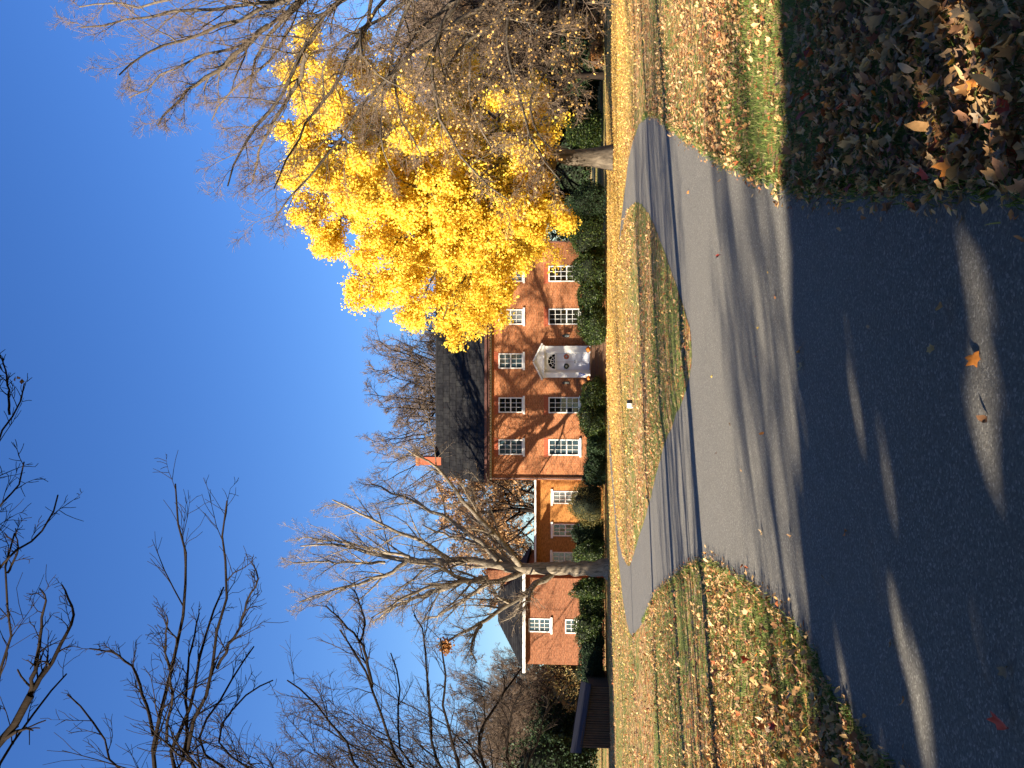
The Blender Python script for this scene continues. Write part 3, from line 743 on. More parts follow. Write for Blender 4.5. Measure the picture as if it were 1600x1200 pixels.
# shingle courses on the two slopes in view
for k in range(14):
    a = k / 14; b_ = (k + 1) / 14 - .004
    A0 = np.array(V[0]) * (1 - a) + np.array(V[4]) * a; A1 = np.array(V[1]) * (1 - a) + np.array(V[5]) * a
    B0 = np.array(V[0]) * (1 - b_) + np.array(V[4]) * b_; B1 = np.array(V[1]) * (1 - b_) + np.array(V[5]) * b_
    up = np.array([0, -.012, .02]); up2 = up * .35
    obj('shingle_course', [A0 + up, A1 + up, B1 + up2, B0 + up2, A0 + up * .1, A1 + up * .1], [(0, 1, 2, 3), (4, 5, 1, 0)], M['slate'], rf)
MB().box((bx0 - .42, SY - .48, SZ - .10), (bx1 + .42, SY - .353, SZ + .08)).build('gutter', M['white'], sb)
MB().box((bx0 - .3, SY - .35, SZ - .10), (bx1 + .3, SY - .003, SZ + .0)).build('soffit', M['white'], sb)
cxx = hx(899, SY + 4); zt = P(764, 899, SY + 4)[2]
chm = MB().box((cxx - .45, SY + 3.2, SZ + .1), (cxx + .45, SY + 4.2, zt)).build('chimney', M['brick_salmon'], sb)
MB().box((cxx - .5, SY + 3.15, zt + .002), (cxx + .5, SY + 4.25, zt + .12)).build('chimney_cap', M['brick_salmon'], chm)
# low shed in the shade at far left
s0 = P(906, 1168, 44); s1 = P(922, 1072, 46)
shed = put(empty('board_shed', (float((s0[0] + s1[0]) / 2), 46, 0)), 'low dark board shed with sloping grey metal roof in the shade at far left', 'shed')
nb = 26
for k in range(nb):
    a = k / nb; b_ = (k + .88) / nb; A = s0 + (s1 - s0) * a; Bp = s0 + (s1 - s0) * b_
    MB().prism([(A[0], 0), (Bp[0], 0), (Bp[0], Bp[2]), (A[0], A[2])], A[1], A[1] + .03 + .015 * (k % 3)).build('board', M['wood'], shed)
ra = P(891, 1170, 46.5); rb_ = P(908, 1070, 48.5)
V = [s0 + (-.2, -.25, -.02), s1 + (.2, -.25, -.02), rb_ + (.2, 0, 0), ra + (-.2, 0, 0)]; V += [v - np.array([0, 0, .06]) for v in V]
obj('roof_sheet', V, [(0, 1, 2, 3), (7, 6, 5, 4), (0, 4, 5, 1), (1, 5, 6, 2), (2, 6, 7, 3), (3, 7, 4, 0)], M['metalroof'], shed)
V = [s0 + (0, .05, 0), s1 + (0, .05, 0), rb_ + (0, 2.5, -.1), ra + (0, 2.5, -.1)]; V += [np.array([v[0], v[1], 0]) for v in V]
obj('shed_body', V, [(0, 4, 5, 1), (1, 5, 6, 2), (2, 6, 7, 3), (3, 7, 4, 0)], M['interior'], shed)

# ------------------------------------------------------------------ shrubs
def shrub(name, x, y, w, d, h, mat, label, group=None, seed=0, nleaf=11000, size=.085, lumps=16, kind_core='core', sprig=.16):
    rng = np.random.default_rng(seed)
    rt = put(empty(name, (x, y, 0)), label, 'shrub', group)
    # lumpy solid core, coloured dark to fill the inside of the shrub
    m, n = 18, 10
    la = rng.random((lumps, 2)) * (2 * PI, 1); lamp = .06 + .26 * rng.random(lumps)
    def rad(dirs):
        r = np.ones(len(dirs)) * .85
        for (a, zc), am in zip(la, lamp):
            c = np.array([math.cos(a) * math.sqrt(1 - zc * zc), math.sin(a) * math.sqrt(1 - zc * zc), zc])
            r += am * np.exp(-((dirs - c) ** 2).sum(1) / .09)
        return r
    V = []; Fc = []
    dirs = np.array([(math.cos(2 * PI * i / m) * math.cos(ph), math.sin(2 * PI * i / m) * math.cos(ph), math.sin(ph)) for ph in np.linspace(-.5, PI / 2, n) for i in range(m)])
    sc3 = np.array([w / 2, d / 2, h * .60])
    R = rad(dirs); c0 = np.array([x, y, h * .36])
    V = c0 + dirs * sc3 * (R * .86)[:, None]; V[:, 2] = np.maximum(V[:, 2], 0.02)
    Fc = [(j * m + i, j * m + (i + 1) % m, (j + 1) * m + (i + 1) % m, (j + 1) * m + i) for j in range(n - 1) for i in range(m)]
    obj('dark_core', V, Fc, M[kind_core], rt, True)
    dd = rng.normal(size=(nleaf, 3)); dd /= np.linalg.norm(dd, axis=1, keepdims=True); dd = dd[dd[:, 2] > -.55]
    cl = rng.normal(size=(170, 3)); cl /= np.linalg.norm(cl, axis=1, keepdims=True)
    best = (dd @ cl.T).max(1)
    rr = rad(dd) * (.86 + .13 * rng.random(len(dd)) + .14 * (np.clip((best - .965) / .035, 0, 1)))
    if sprig: 
        k = rng.random(len(dd)) < .12; rr[k] += sprig * rng.random(k.sum())
    C = c0 + dd * sc3 * rr[:, None]; C = C[C[:, 2] > .03]
    V, Fc = quads_at(rng, C, size, .7)
    put(obj('foliage', V, Fc, M[mat], rt), kind='stuff')
    return rt
def bush(pya, pyb, pxtop, D, mat='yew', name='evergreen_shrub', label='', group='evergreen shrubs along the front of the house', **kw):
    xa, xb = hx(pyb + 3, D), hx(pya - 3, D); h = hz(pxtop, D) / .93
    return shrub(name, (xa + xb) / 2, D, xb - xa, min(2.6, (xb - xa)), h, mat, label, group, seed=abs(int(pya)), **kw)
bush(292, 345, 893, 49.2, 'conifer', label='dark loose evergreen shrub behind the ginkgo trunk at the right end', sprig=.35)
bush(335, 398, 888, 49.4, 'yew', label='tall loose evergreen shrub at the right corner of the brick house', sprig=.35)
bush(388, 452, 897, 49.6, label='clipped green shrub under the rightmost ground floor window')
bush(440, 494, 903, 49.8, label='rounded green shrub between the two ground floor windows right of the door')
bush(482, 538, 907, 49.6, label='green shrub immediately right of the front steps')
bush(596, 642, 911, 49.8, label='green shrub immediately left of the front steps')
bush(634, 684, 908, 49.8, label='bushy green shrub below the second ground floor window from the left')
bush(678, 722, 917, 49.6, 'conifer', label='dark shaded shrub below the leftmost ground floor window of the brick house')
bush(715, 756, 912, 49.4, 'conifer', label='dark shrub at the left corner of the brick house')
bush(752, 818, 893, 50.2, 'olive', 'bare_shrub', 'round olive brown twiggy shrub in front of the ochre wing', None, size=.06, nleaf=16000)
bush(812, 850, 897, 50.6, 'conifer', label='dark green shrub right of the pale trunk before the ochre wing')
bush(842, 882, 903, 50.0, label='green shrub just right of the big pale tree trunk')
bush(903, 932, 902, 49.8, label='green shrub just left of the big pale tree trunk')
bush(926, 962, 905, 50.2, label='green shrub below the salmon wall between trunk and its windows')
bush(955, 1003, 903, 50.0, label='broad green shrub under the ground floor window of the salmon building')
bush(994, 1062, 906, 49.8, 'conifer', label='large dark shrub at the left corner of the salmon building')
bush(50, 130, 875, 58, 'conifer', 'background_shrub', 'dark evergreen mass behind the lawn near the right edge', 'dark evergreens behind the right lawn', size=.16)
bush(120, 190, 868, 60, 'conifer', 'background_shrub', 'dark tall evergreen behind the lawn right of the ginkgo trunk', 'dark evergreens behind the right lawn', size=.16)
bush(178, 236, 893, 56, 'yew', 'background_shrub', 'green lit shrub just right of the ginkgo trunk', 'dark evergreens behind the right lawn', size=.13)
bush(-60, 60, 880, 64, 'conifer', 'background_shrub', 'dark evergreen at the far right edge of the lawn', 'dark evergreens behind the right lawn', size=.16)
bush(1085, 1180, 835, 62, 'conifer', 'background_shrub', 'tall dark conifer mass behind the board shed', 'dark evergreens at the far left', size=.2, nleaf=14000)
bush(1150, 1290, 812, 58, 'conifer', 'background_shrub', 'dark conifer at the left edge behind the shed', 'dark evergreens at the far left', size=.2, nleaf=14000)
bush(1032, 1100, 862, 60, 'tan_leaf', 'background_shrub', 'tan brushy shrub at the corner left of the salmon building', None, size=.13, nleaf=7000, sprig=.4)
bush(20, 62, 916, 50, 'oak_leaf', 'background_shrub', 'small orange autumn shrub in shade at the right edge', None, size=.09, nleaf=5000)
bush(70, 102, 922, 52, 'oak_leaf', 'background_shrub', 'low orange autumn shrub between dark trunks at right', None, size=.09, nleaf=4000)

# small white spotlight on the island
g = None
for z_ in (0.1, .15, .2, .25): 
    g = G(989, 632, z_)
    if island_z(np.array([g[0]]), np.array([g[1]]))[0] < z_: break
gz = float(island_z(np.array([g[0]]), np.array([g[1]]))[0])
r = put(empty('garden_spotlight', (g[0], g[1], gz)), 'small white garden spotlight standing on the leafy island lawn', 'spotlight')
gx, gy = g[0], g[1]
MB().cyl((gx, gy, gz - .02), (gx, gy, gz + .08), .012, .012, 6).build('stake', M['black'], r)
MB().cyl((gx - .09, gy - .02, gz + .13), (gx + .02, gy, gz + .13), .085, .085, 14).build('hood', M['white'], r)
MB().cyl((gx + .02, gy, gz + .13), (gx + .11, gy + .03, gz + .14), .07, .08, 14).build('lens', M['glass'], r)

# ------------------------------------------------------------------ trees
def S(pts, D0, D1=None, r0=8, r1=2, first=None):
    """limb surveyed from the photograph: pixels and distance -> points in the world, radii in pixels"""
    D1 = D0 if D1 is None else D1; k = len(pts); out = [P(a, b, D0 + (D1 - D0) * i / max(1, k - 1)) for i, (a, b) in enumerate(pts)]
    if first is not None: out = [np.array(first)] + out
    return (out, r0 * D0 / F, r1 * D1 / F)

# big pale tree left of the house
D = 46.5; b0 = P(945, 889, D); b0[2] = 0
limbs = [([b0, P(900, 888, D), P(856, 888, D), P(822, 890, D), P(790, 886, D)], .43, .26),
 S([(822, 888), (758, 880), (687, 875), (635, 876), (586, 866), (521, 849), (470, 852)], D, D + 1, 6.6, 1.0),
 S([(602, 879), (560, 879), (489, 877), (458, 880)], D + .7, D - .5, 2.6, 1.0),
 S([(816, 888), (781, 843), (732, 794), (693, 742), (667, 720), (632, 700)], D, D - 3, 5, 1.0),
 S([(778, 876), (752, 846), (710, 817), (667, 794), (622, 771), (578, 757)], D, D + 3, 4.4, 1.1),
 S([(700, 872), (664, 846), (622, 830), (580, 810), (544, 791), (520, 780)], D, D - 2, 3.6, 1.0),
 S([(640, 870), (570, 856), (518, 843), (475, 838)], D, D + 2, 2.8, 1.0),
 S([(816, 893), (797, 906), (758, 912), (719, 906), (687, 884), (640, 880)], D, D - 2.5, 5, 1.2),
 S([(762, 902), (726, 910), (667, 918), (622, 940), (580, 966)], D - 1, D - 3.5, 4, 1.0),
 S([(765, 910), (732, 934), (693, 957), (660, 973)], D, D + 3, 4, 1.0),
 S([(635, 878), (609, 895), (554, 914), (505, 927), (468, 941)], D + .5, D - 1, 3.6, 1.0),
 S([(862, 897), (840, 911), (817, 931), (784, 950), (752, 976), (713, 992), (690, 1010)], D, D - 4, 5.6, 1.2),
 S([(719, 908), (684, 924), (648, 934), (615, 950), (583, 972)], D - 1.5, D + 1, 4.5, 1.2),
 S([(800, 886), (770, 860), (740, 845), (700, 838), (660, 820)], D, D + 4, 4, 1.1),
 S([(812, 890), (790, 870), (762, 830), (742, 790), (735, 760)], D, D + 5, 4, 1.1),
 S([(752, 976), (742, 990), (735, 1015), (745, 1035)], D - 3, D - 5, 3, 1)]
tree('pale_bare_tree', tuple(b0), limbs,
     [dict(nc=13, t0=.1, t1=1, ang=.65, lratio=.38, rratio=.5, ns=5, jit=.14, up=.07, m=5, lmin=.5, rmin=.014),
      dict(nc=11, t0=.12, t1=1, ang=.8, lratio=.42, rratio=.5, ns=4, jit=.17, up=.04, m=3, lmin=.3, rmin=.008),
      dict(nc=9, t0=.1, t1=1, ang=.8, lratio=.42, rratio=.6, ns=2, jit=.2, up=.02, m=3, lmin=.16, rmin=.006, taper=.4)],
     (M['bark_pale'], M['twig_grey']), 'tall bare pale barked tree standing left of the brick house', seed=21)

# ginkgo
GD = 40.0; gb = P(958, 246, GD); gb[2] = 0
tops = [(740, 512, 0), (690, 500, -1), (640, 498, 1), (600, 470, -1), (560, 440, 0), (510, 395, 1), (475, 345, -1), (452, 275, 0), (455, 200, 1), (460, 120, 0), (470, 60, -1),
        (560, 80, 2), (620, 150, -3), (560, 250, -4), (640, 330, -4), (700, 400, -4), (780, 450, -2), (838, 378, -1), (885, 335, -1), (800, 330, -4), (720, 250, -4), (540, 330, -3),
        (600, 400, -3), (870, 190, -2), (840, 130, 0), (700, 90, 2), (520, 170, -3), (480, 240, 3), (560, 350, 4), (650, 420, 4), (740, 470, 3), (800, 420, 3), (680, 300, 5), (580, 180, 4), (700, 180, 4),
        (780, 150, -3), (830, 250, -4), (760, 380, -4), (510, 290, -4), (640, 230, -5), (700, 330, -5), (590, 310, -5), (660, 460, -2), (770, 500, -1)]
limbs = [([gb, P(905, 247, GD), P(860, 243, GD), P(760, 236, GD), P(640, 232, GD), P(540, 225, GD)], .42, .08)]
tr_pts = resample(limbs[0][0], 40)
for a, c, dD in tops:
    T = P(a, c, GD + dD); hd = math.hypot(T[0] - gb[0], T[1] - gb[1]); z0 = max(2.6, min(T[2] - .75 * hd, 13.0)) if a < 820 else max(3.2, T[2] + .2)
    s0_ = tr_pts[np.argmin(abs(tr_pts[:, 2] - z0))]
    mid = s0_ * .5 + T * .5 + np.array([random.gauss(0, .3), random.gauss(0, .3), .08 * hd])
    limbs.append(([s0_, s0_ * .75 + mid * .25 + (0, 0, -.0), mid, T], .13, .02))
def gk(C, rng):
    # clumpy: thin the leaves out in patches so that branches and sky show
    f = np.sin(C[:, 0] * 2.1 + 1.3 * np.sin(C[:, 2] * 1.7)) + np.sin(C[:, 2] * 2.6 + C[:, 1] * 1.1) + np.sin(C[:, 1] * 2.3 + C[:, 0])
    px_low = (C[:, 2] < 6.5) & (C[:, 0] > 8)
    keep = rng.random(len(C)) < np.clip(.85 + .3 * f, .15, 1)
    keep &= ~(px_low & (rng.random(len(C)) < .72))
    return keep
tree('ginkgo_tree', tuple(gb), limbs,
     [dict(nc=12, t0=.22, t1=1, ang=.85, lratio=.32, rratio=.5, ns=4, jit=.12, up=.06, m=4, lmin=.5, rmin=.012),
      dict(nc=8, t0=.1, t1=1, ang=.9, lratio=.55, rratio=.55, ns=3, jit=.15, up=.02, m=3, lmin=.35, rmin=.007)],
     (M['bark_grey'], M['twig_brown']), 'tall golden yellow ginkgo overlapping the right end of the brick house', seed=5,
     leaves=(640000, .108, M['ginkgo'], 'yellow_leaves', gk), limb_sides=6)

# big bare brown tree reaching in from the right, its twigs hanging
RD = 27.0; rb0 = np.array([P(900, -95, RD)[0], RD, 0.0])
ft = P(850, -60, RD)
limbs = [([rb0, rb0 * .5 + ft * .5 + (0.1, 0, 0), ft, P(700, -60, RD), P(560, -50, RD), P(420, -40, RD)], .5, .16),
 S([(560, -50), (500, -15), (432, 2), (356, 12), (300, 16), (232, 24), (170, 44), (128, 40)], RD, RD - 2, 4.2, 1.2),
 S([(540, -50), (472, 0), (420, 52), (396, 100), (388, 152)], RD, RD + 1, 4.6, 1.2),
 S([(530, -45), (452, 0), (388, 24), (324, 48), (260, 68), (220, 88), (184, 120)], RD, RD - 3, 4.2, 1.2),
 S([(420, 40), (360, 92), (316, 124), (272, 160), (248, 196)], RD, RD - 1, 4.5, 1.3),
 S([(620, -50), (500, 24), (480, 80), (456, 116), (432, 160), (388, 216), (364, 256), (358, 290)], RD, RD - 1.5, 4.4, 1.2),
 S([(480, 84), (460, 140), (428, 188), (404, 240), (394, 285)], RD - .5, RD + 1, 4, 1.3),
 S([(800, -60), (740, 20), (660, 72), (620, 100), (592, 132), (560, 176), (524, 244), (492, 272), (444, 312), (425, 340)], RD, RD - 2, 4.4, 1.1),
 S([(600, -50), (520, 10), (470, 30), (420, 100), (350, 150), (330, 190)], RD, RD + 2, 3.6, 1.0),
 S([(520, -45), (440, 30), (380, 70), (300, 90), (240, 130), (205, 150)], RD, RD + 1, 3.4, 1.0),
 S([(480, -40), (380, 0), (300, -5), (210, 10), (150, 5), (120, 15)], RD, RD + 2, 3.4, 1.0),
 S([(600, -50), (560, 60), (530, 130), (470, 200), (440, 260), (430, 300)], RD, RD - 3, 3.4, 1.0),
 S([(660, -50), (620, 60), (600, 140), (590, 220), (620, 280)], RD, RD + 1, 3.2, 1.0),
 S([(850, -60), (850, 10), (800, 27), (750, 50), (712, 82), (690, 120), (700, 165)], RD, RD - 1, 4.8, 1.2),
 S([(870, -60), (880, 20), (872, 75), (850, 120), (825, 150), (830, 200), (860, 235)], RD, RD - 2, 3.4, 1.1),
 S([(840, -50), (790, 10), (760, 40), (730, 100), (735, 170), (770, 230)], RD, RD + 2, 4, 1.1),
 S([(780, -50), (700, 10), (640, 60), (610, 120), (625, 190), (660, 240)], RD, RD + 2, 4, 1.1),
 S([(700, -50), (640, 0), (580, 40), (530, 60), (500, 100), (505, 160)], RD, RD + 2, 4, 1.1),
 S([(820, -50), (800, 0), (790, 60), (800, 120), (815, 180), (850, 250), (870, 280)], RD, RD - 3, 3.4, 1.1),
 S([(860, -50), (900, 0), (895, 50), (890, 100), (905, 150)], RD, RD - 1, 3.4, 1.0),
 S([(640, -50), (590, 10), (560, 60), (580, 110), (640, 150)], RD, RD - 3, 3.4, 1.0),
 S([(740, -50), (690, 40), (670, 110), (690, 200), (740, 270), (790, 310)], RD, RD - 2, 3.4, 1.1)]
tree('bare_brown_tree', tuple(rb0), limbs,
     [dict(nc=13, t0=.12, t1=1, ang=.7, lratio=.30, rratio=.5, ns=6, jit=.13, up=.0, droop=.05, m=4, lmin=.5, rmin=.012),
      dict(nc=12, t0=.1, t1=1, ang=.75, lratio=.45, rratio=.5, ns=4, jit=.16, up=.0, droop=.08, m=3, lmin=.35, rmin=.007),
      dict(nc=9, t0=.1, t1=1, ang=.8, lratio=.5, rratio=.6, ns=2, jit=.2, droop=.15, m=3, lmin=.2, rmin=.0045, taper=.5)],
     (M['bark_grey'], M['twig_brown']), 'large bare brown twigged tree leaning in from the right edge before the ginkgo', seed=31,
     leaves=(7000, .075, M['tan_cling'], 'clinging_leaves', lambda C, q: C[:, 2] < 7.0 + q.normal(size=len(C))))

# dark near trees reaching in from the left
AD = 9.0; ab = np.array([-8.2, 8.0, 0.0])
limbs = [([ab, ab + (0.2, .2, 4), ab + (.6, .5, 7.0), ab + (1.6, .8, 9.0)], .24, .12),
 S([(-40, 1230), (0, 1166), (18, 1130), (33, 1101), (46, 1086)], AD, AD, 9, 6, first=ab + (.6, .5, 7.0)),
 S([(46, 1086), (57, 1032), (66, 969), (72, 930), (62, 918)], AD, AD - .3, 4, 1.2),
 S([(46, 1086), (84, 1032), (105, 990), (117, 960), (108, 930), (94, 914)], AD, AD + .3, 4, 1.2),
 S([(-10, 1215), (30, 1140), (75, 1080), (110, 1050)], AD, AD + .8, 4, 1.2, first=ab + (1.2, .6, 8.0)),
 S([(-10, 1110), (15, 1008), (18, 972), (12, 894), (12, 840)], AD, AD - .5, 4, 1.4, first=ab + (1.6, .8, 9.0)),
 S([(-10, 880), (10, 868), (60, 840), (84, 804), (90, 774)], AD - .6, AD - 1, 3, 1.2, first=P(-60, 1060, AD)),
 S([(-10, 800), (24, 762), (39, 738), (40, 723)], AD - .6, AD - 1, 2.5, 1.1, first=P(-60, 960, AD)),
 S([(-10, 710), (15, 648), (33, 633), (36, 600)], AD - 1, AD - 1.2, 2.8, 1.1, first=P(-50, 820, AD)),
 S([(15, 648), (13, 600), (6, 567), (-4, 550)], AD - 1, AD - 1.2, 2.2, 1.1),
 S([(12, 895), (30, 860), (24, 826)], AD - .5, AD - .6, 2, 1)]
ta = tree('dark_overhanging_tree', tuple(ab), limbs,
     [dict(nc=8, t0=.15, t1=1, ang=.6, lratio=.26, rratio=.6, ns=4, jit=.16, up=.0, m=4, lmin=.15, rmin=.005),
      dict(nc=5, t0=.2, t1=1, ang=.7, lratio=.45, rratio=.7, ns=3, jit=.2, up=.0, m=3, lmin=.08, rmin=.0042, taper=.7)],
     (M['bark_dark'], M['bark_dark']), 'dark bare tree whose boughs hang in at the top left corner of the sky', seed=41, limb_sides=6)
V, Fc = quads_at(np.random.default_rng(2), np.array([P(24, 592, 8), P(29, 590, 8), P(34, 596, 8)]), .07, 1)
obj('dry_leaf', V, Fc, M['leaf_litter'], ta)

BD = 12.5; bb = np.array([-8.3, 12.0, 0.0]); bk_ = np.array([-6.9, 12.4, 6.2])
limbs = [([bb, bb + (.15, .1, 2.2), bb + (.6, .2, 4.4), bk_], .2, .13),
 S([(222, 1200), (255, 1110), (276, 1026), (291, 966), (297, 900), (297, 825), (282, 780), (270, 756)], BD, BD - .6, 4.6, 1.2, first=bk_),
 S([(249, 1195), (300, 1104), (315, 1035), (318, 984), (336, 945), (348, 915)], BD, BD + .6, 4.6, 1.3, first=bk_),
 S([(282, 1200), (321, 1080), (339, 1035), (348, 960), (349, 840), (345, 810), (350, 785)], BD, BD - .4, 4.4, 1.2, first=bk_ - (0, 0, .5)),
 S([(300, 1164), (345, 1089), (378, 1044), (396, 1008)], BD, BD + 1, 3, 1.1, first=bk_ - (0, 0, .8)),
 S([(339, 1044), (372, 984), (390, 930), (406, 900), (396, 879)], BD, BD - .5, 2.6, 1.1),
 S([(180, 1205), (156, 1134), (129, 1104), (102, 1086)], BD, BD, 3, 1.2, first=bk_),
 S([(240, 1150), (216, 1056), (192, 1026), (165, 1017), (141, 1014)], BD, BD + .5, 3, 1.1),
 S([(260, 1160), (270, 1080), (255, 1010), (262, 960)], BD, BD - 1, 2.6, 1.1),
 S([(330, 1150), (368, 1100), (400, 1070), (430, 1062)], BD, BD + 1, 2.4, 1.1, first=bk_ - (0, 0, 1)),
 S([(285, 1190), (295, 1120), (290, 1060), (300, 1000), (312, 960)], BD, BD + 1.2, 3, 1.1)]
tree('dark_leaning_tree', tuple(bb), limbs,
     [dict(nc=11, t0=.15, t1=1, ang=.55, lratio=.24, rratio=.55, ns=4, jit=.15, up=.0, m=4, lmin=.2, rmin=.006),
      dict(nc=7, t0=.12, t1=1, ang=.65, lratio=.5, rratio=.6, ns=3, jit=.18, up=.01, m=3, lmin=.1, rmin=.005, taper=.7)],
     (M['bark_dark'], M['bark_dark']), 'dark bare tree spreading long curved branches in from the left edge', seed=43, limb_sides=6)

CD = 16.0; cb = np.array([-10.3, 16.0, 0.0]); ck = np.array([-8.8, 16.2, 2.6])
limbs = [([cb, cb + (.5, .1, 1.0), cb + (1.1, .2, 1.9), ck], .2, .14),
 S([(611, 1200), (602, 1125), (581, 1074), (563, 1035), (536, 984)], CD, CD - .5, 3.6, 1.2, first=ck),
 S([(581, 1074), (572, 1020), (563, 1002), (509, 946)], CD, CD - .3, 2.8, 1.1),
 S([(563, 1002), (572, 972), (554, 921)], CD, CD + .3, 2, 1),
 S([(678, 1202), (671, 1095), (662, 1032), (659, 990), (647, 960)], CD, CD + 1, 3, 1.1, first=ck),
 S([(760, 1215), (740, 1150), (770, 1110), (800, 1060), (815, 1045)], CD, CD + 1, 4.2, 1.2, first=ck),
 S([(720, 1220), (700, 1150), (690, 1090), (700, 1040), (690, 1000)], CD, CD - 1, 3.4, 1.1, first=ck),
 S([(800, 1215), (790, 1160), (800, 1110), (820, 1070)], CD, CD - .5, 3, 1.1, first=ck),
 S([(560, 1215), (540, 1150), (500, 1110), (470, 1080), (450, 1060)], CD, CD + 1, 3.2, 1.1, first=ck),
 S([(640, 1210), (620, 1150), (628, 1080), (610, 1020)], CD, CD + 1.5, 3, 1.1, first=ck),
 S([(810, 1225), (840, 1160), (850, 1120), (870, 1090)], CD, CD + .5, 2.5, 1.1, first=ck)]
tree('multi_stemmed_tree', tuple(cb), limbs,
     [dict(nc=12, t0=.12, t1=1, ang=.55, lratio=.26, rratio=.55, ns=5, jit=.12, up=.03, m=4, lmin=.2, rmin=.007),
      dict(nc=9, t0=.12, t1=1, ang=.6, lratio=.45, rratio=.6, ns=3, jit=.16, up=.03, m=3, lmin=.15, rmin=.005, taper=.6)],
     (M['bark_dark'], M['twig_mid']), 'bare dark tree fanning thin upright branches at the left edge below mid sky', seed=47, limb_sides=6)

def generic(name, x, y, h, spread, mats, label, seed, group=None, cat='tree', nl=16, nc=(9, 8, 7), leaves=None, r=.3, up=.06, low=.22, lean=0):
    rng = np.random.default_rng(seed); b = np.array([x, y, 0.0])
    limbs = [([b, b + (lean * .2, 0, h * .25), b + (lean * .5 + rng.normal() * .2, 0, h * .5), b + (lean, 0, h * .8)], r, r * .25)]
    for i in range(nl):
        a = i * 2.4 + rng.random(); t = low + (.8 - low) * i / nl; z0 = h * t
        st_ = b + np.array([lean * t, 0, z0]); R = spread * (1 - .55 * (t - low)) * (.75 + .4 * rng.random())
        e = st_ + np.array([math.cos(a) * R, math.sin(a) * R, (h - z0) * (.55 + .4 * rng.random())])
        mid = st_ * .5 + e * .5 + np.array([math.cos(a) * R * .12, math.sin(a) * R * .12, -.04 * h])
        limbs.append(([st_, mid, e], r * .42 * (1.2 - t), r * .07))
    rm = .005 + y * .00012
    return tree(name, tuple(b), limbs, [dict(nc=nc[0], t0=.2, t1=1, ang=.75, lratio=.34, rratio=.5, ns=4, jit=.15, up=up, m=4, lmin=.5, rmin=rm * 2),
        dict(nc=nc[1], t0=.1, t1=1, ang=.8, lratio=.5, rratio=.55, ns=3, jit=.18, up=up * .5, m=3, lmin=.35, rmin=rm * 1.3),
        dict(nc=nc[2], t0=.1, t1=1, ang=.8, lratio=.5, rratio=.6, ns=1, jit=.2, m=3, lmin=.3, rmin=rm, taper=.5)], mats, label, cat, group, seed, leaves, limb_sides=5)
def dup(root, x, y, rz, s, label, group=None):
    r = root.copy(); COL.objects.link(r); r.location = (x, y, 0); r.rotation_euler = (0, 0, rz); r.scale = (s, s, s)
    r['label'] = label
    if group: r['group'] = group
    for ch in list(root.children):
        c = ch.copy(); COL.objects.link(c); c.parent = r
    return r
G1 = 'bare trees behind the houses'
g1 = generic('bare_tree', hx(640, 78), 78, 20.5, 8.0, (M['bark_dark'], M['twig_brown']), 'broad bare tree rising behind the roof of the brick house', 61, G1, nl=30, nc=(9, 9, 7), r=.34)
dup(g1, hx(560, 84), 84, 2.1, .93, 'bare tree behind the roof, nearest the ginkgo', G1)
g2 = generic('oak_tree', hx(800, 70), 70, 12.5, 5.2, (M['bark_dark'], M['twig_brown']), 'oak with sparse orange leaves behind the ochre wing', 63, None, nl=14, nc=(7, 7, 4), leaves=(11000, .15, M['oak_bg'], 'orange_leaves', None), r=.3)
dup(g2, hx(730, 74), 74, 1.0, 1.08, 'orange leaved oak right behind the corner of the brick house and wing', None)
dup(g2, hx(875, 76), 76, 2.5, .9, 'orange leaved oak behind the pale tree trunk', None)
g3 = generic('slender_bare_tree', -13.6, 22, 13.0, 5.0, (M['bark_dark'], M['twig_mid']), 'slender grey bare tree at the left edge, nearest of three', 65, 'slender bare trees along the left edge', nl=17, nc=(8, 6, 5), r=.10, up=.1)
dup(g3, -17.2, 29, 1.7, 1.2, 'slender grey bare tree at the left edge, middle of three', 'slender bare trees along the left edge')
dup(g3, -19.5, 38, 3.3, 1.25, 'slender grey bare tree at the left edge, farthest of three', 'slender bare trees along the left edge')
dup(g3, -22, 46, 5.3, 1.1, 'slender grey bare tree left of the board shed', 'slender bare trees along the left edge')
dup(g1, hx(1130, 72), 72, .4, .62, 'bare brown tree behind the board shed', G1)
dup(g1, hx(1085, 68), 68, .8, .42, 'small brown bare tree just left of the salmon brick building', G1)
dup(g1, hx(1165, 74), 74, 4.2, .45, 'small brown bare tree above the left end of the board shed', G1)
dup(g1, hx(200, 70), 70, 3.9, .80, 'bare brown tree behind the ginkgo', G1)
dup(g1, hx(80, 62), 62, 5.0, .75, 'bare brown tree behind the right lawn', G1)
dup(g1, hx(-40, 75), 75, 1.2, .9, 'bare brown tree at the far right edge', G1)
dup(g2, hx(130, 66), 66, 1.9, .8, 'orange leaved oak behind the right lawn', None)
dup(g2, hx(300, 68), 68, 3.1, .85, 'orange leaved oak behind the ginkgo foliage', None)
dup(g2, hx(20, 60), 60, 5.1, .8, 'orange leaved oak at the right edge', None)
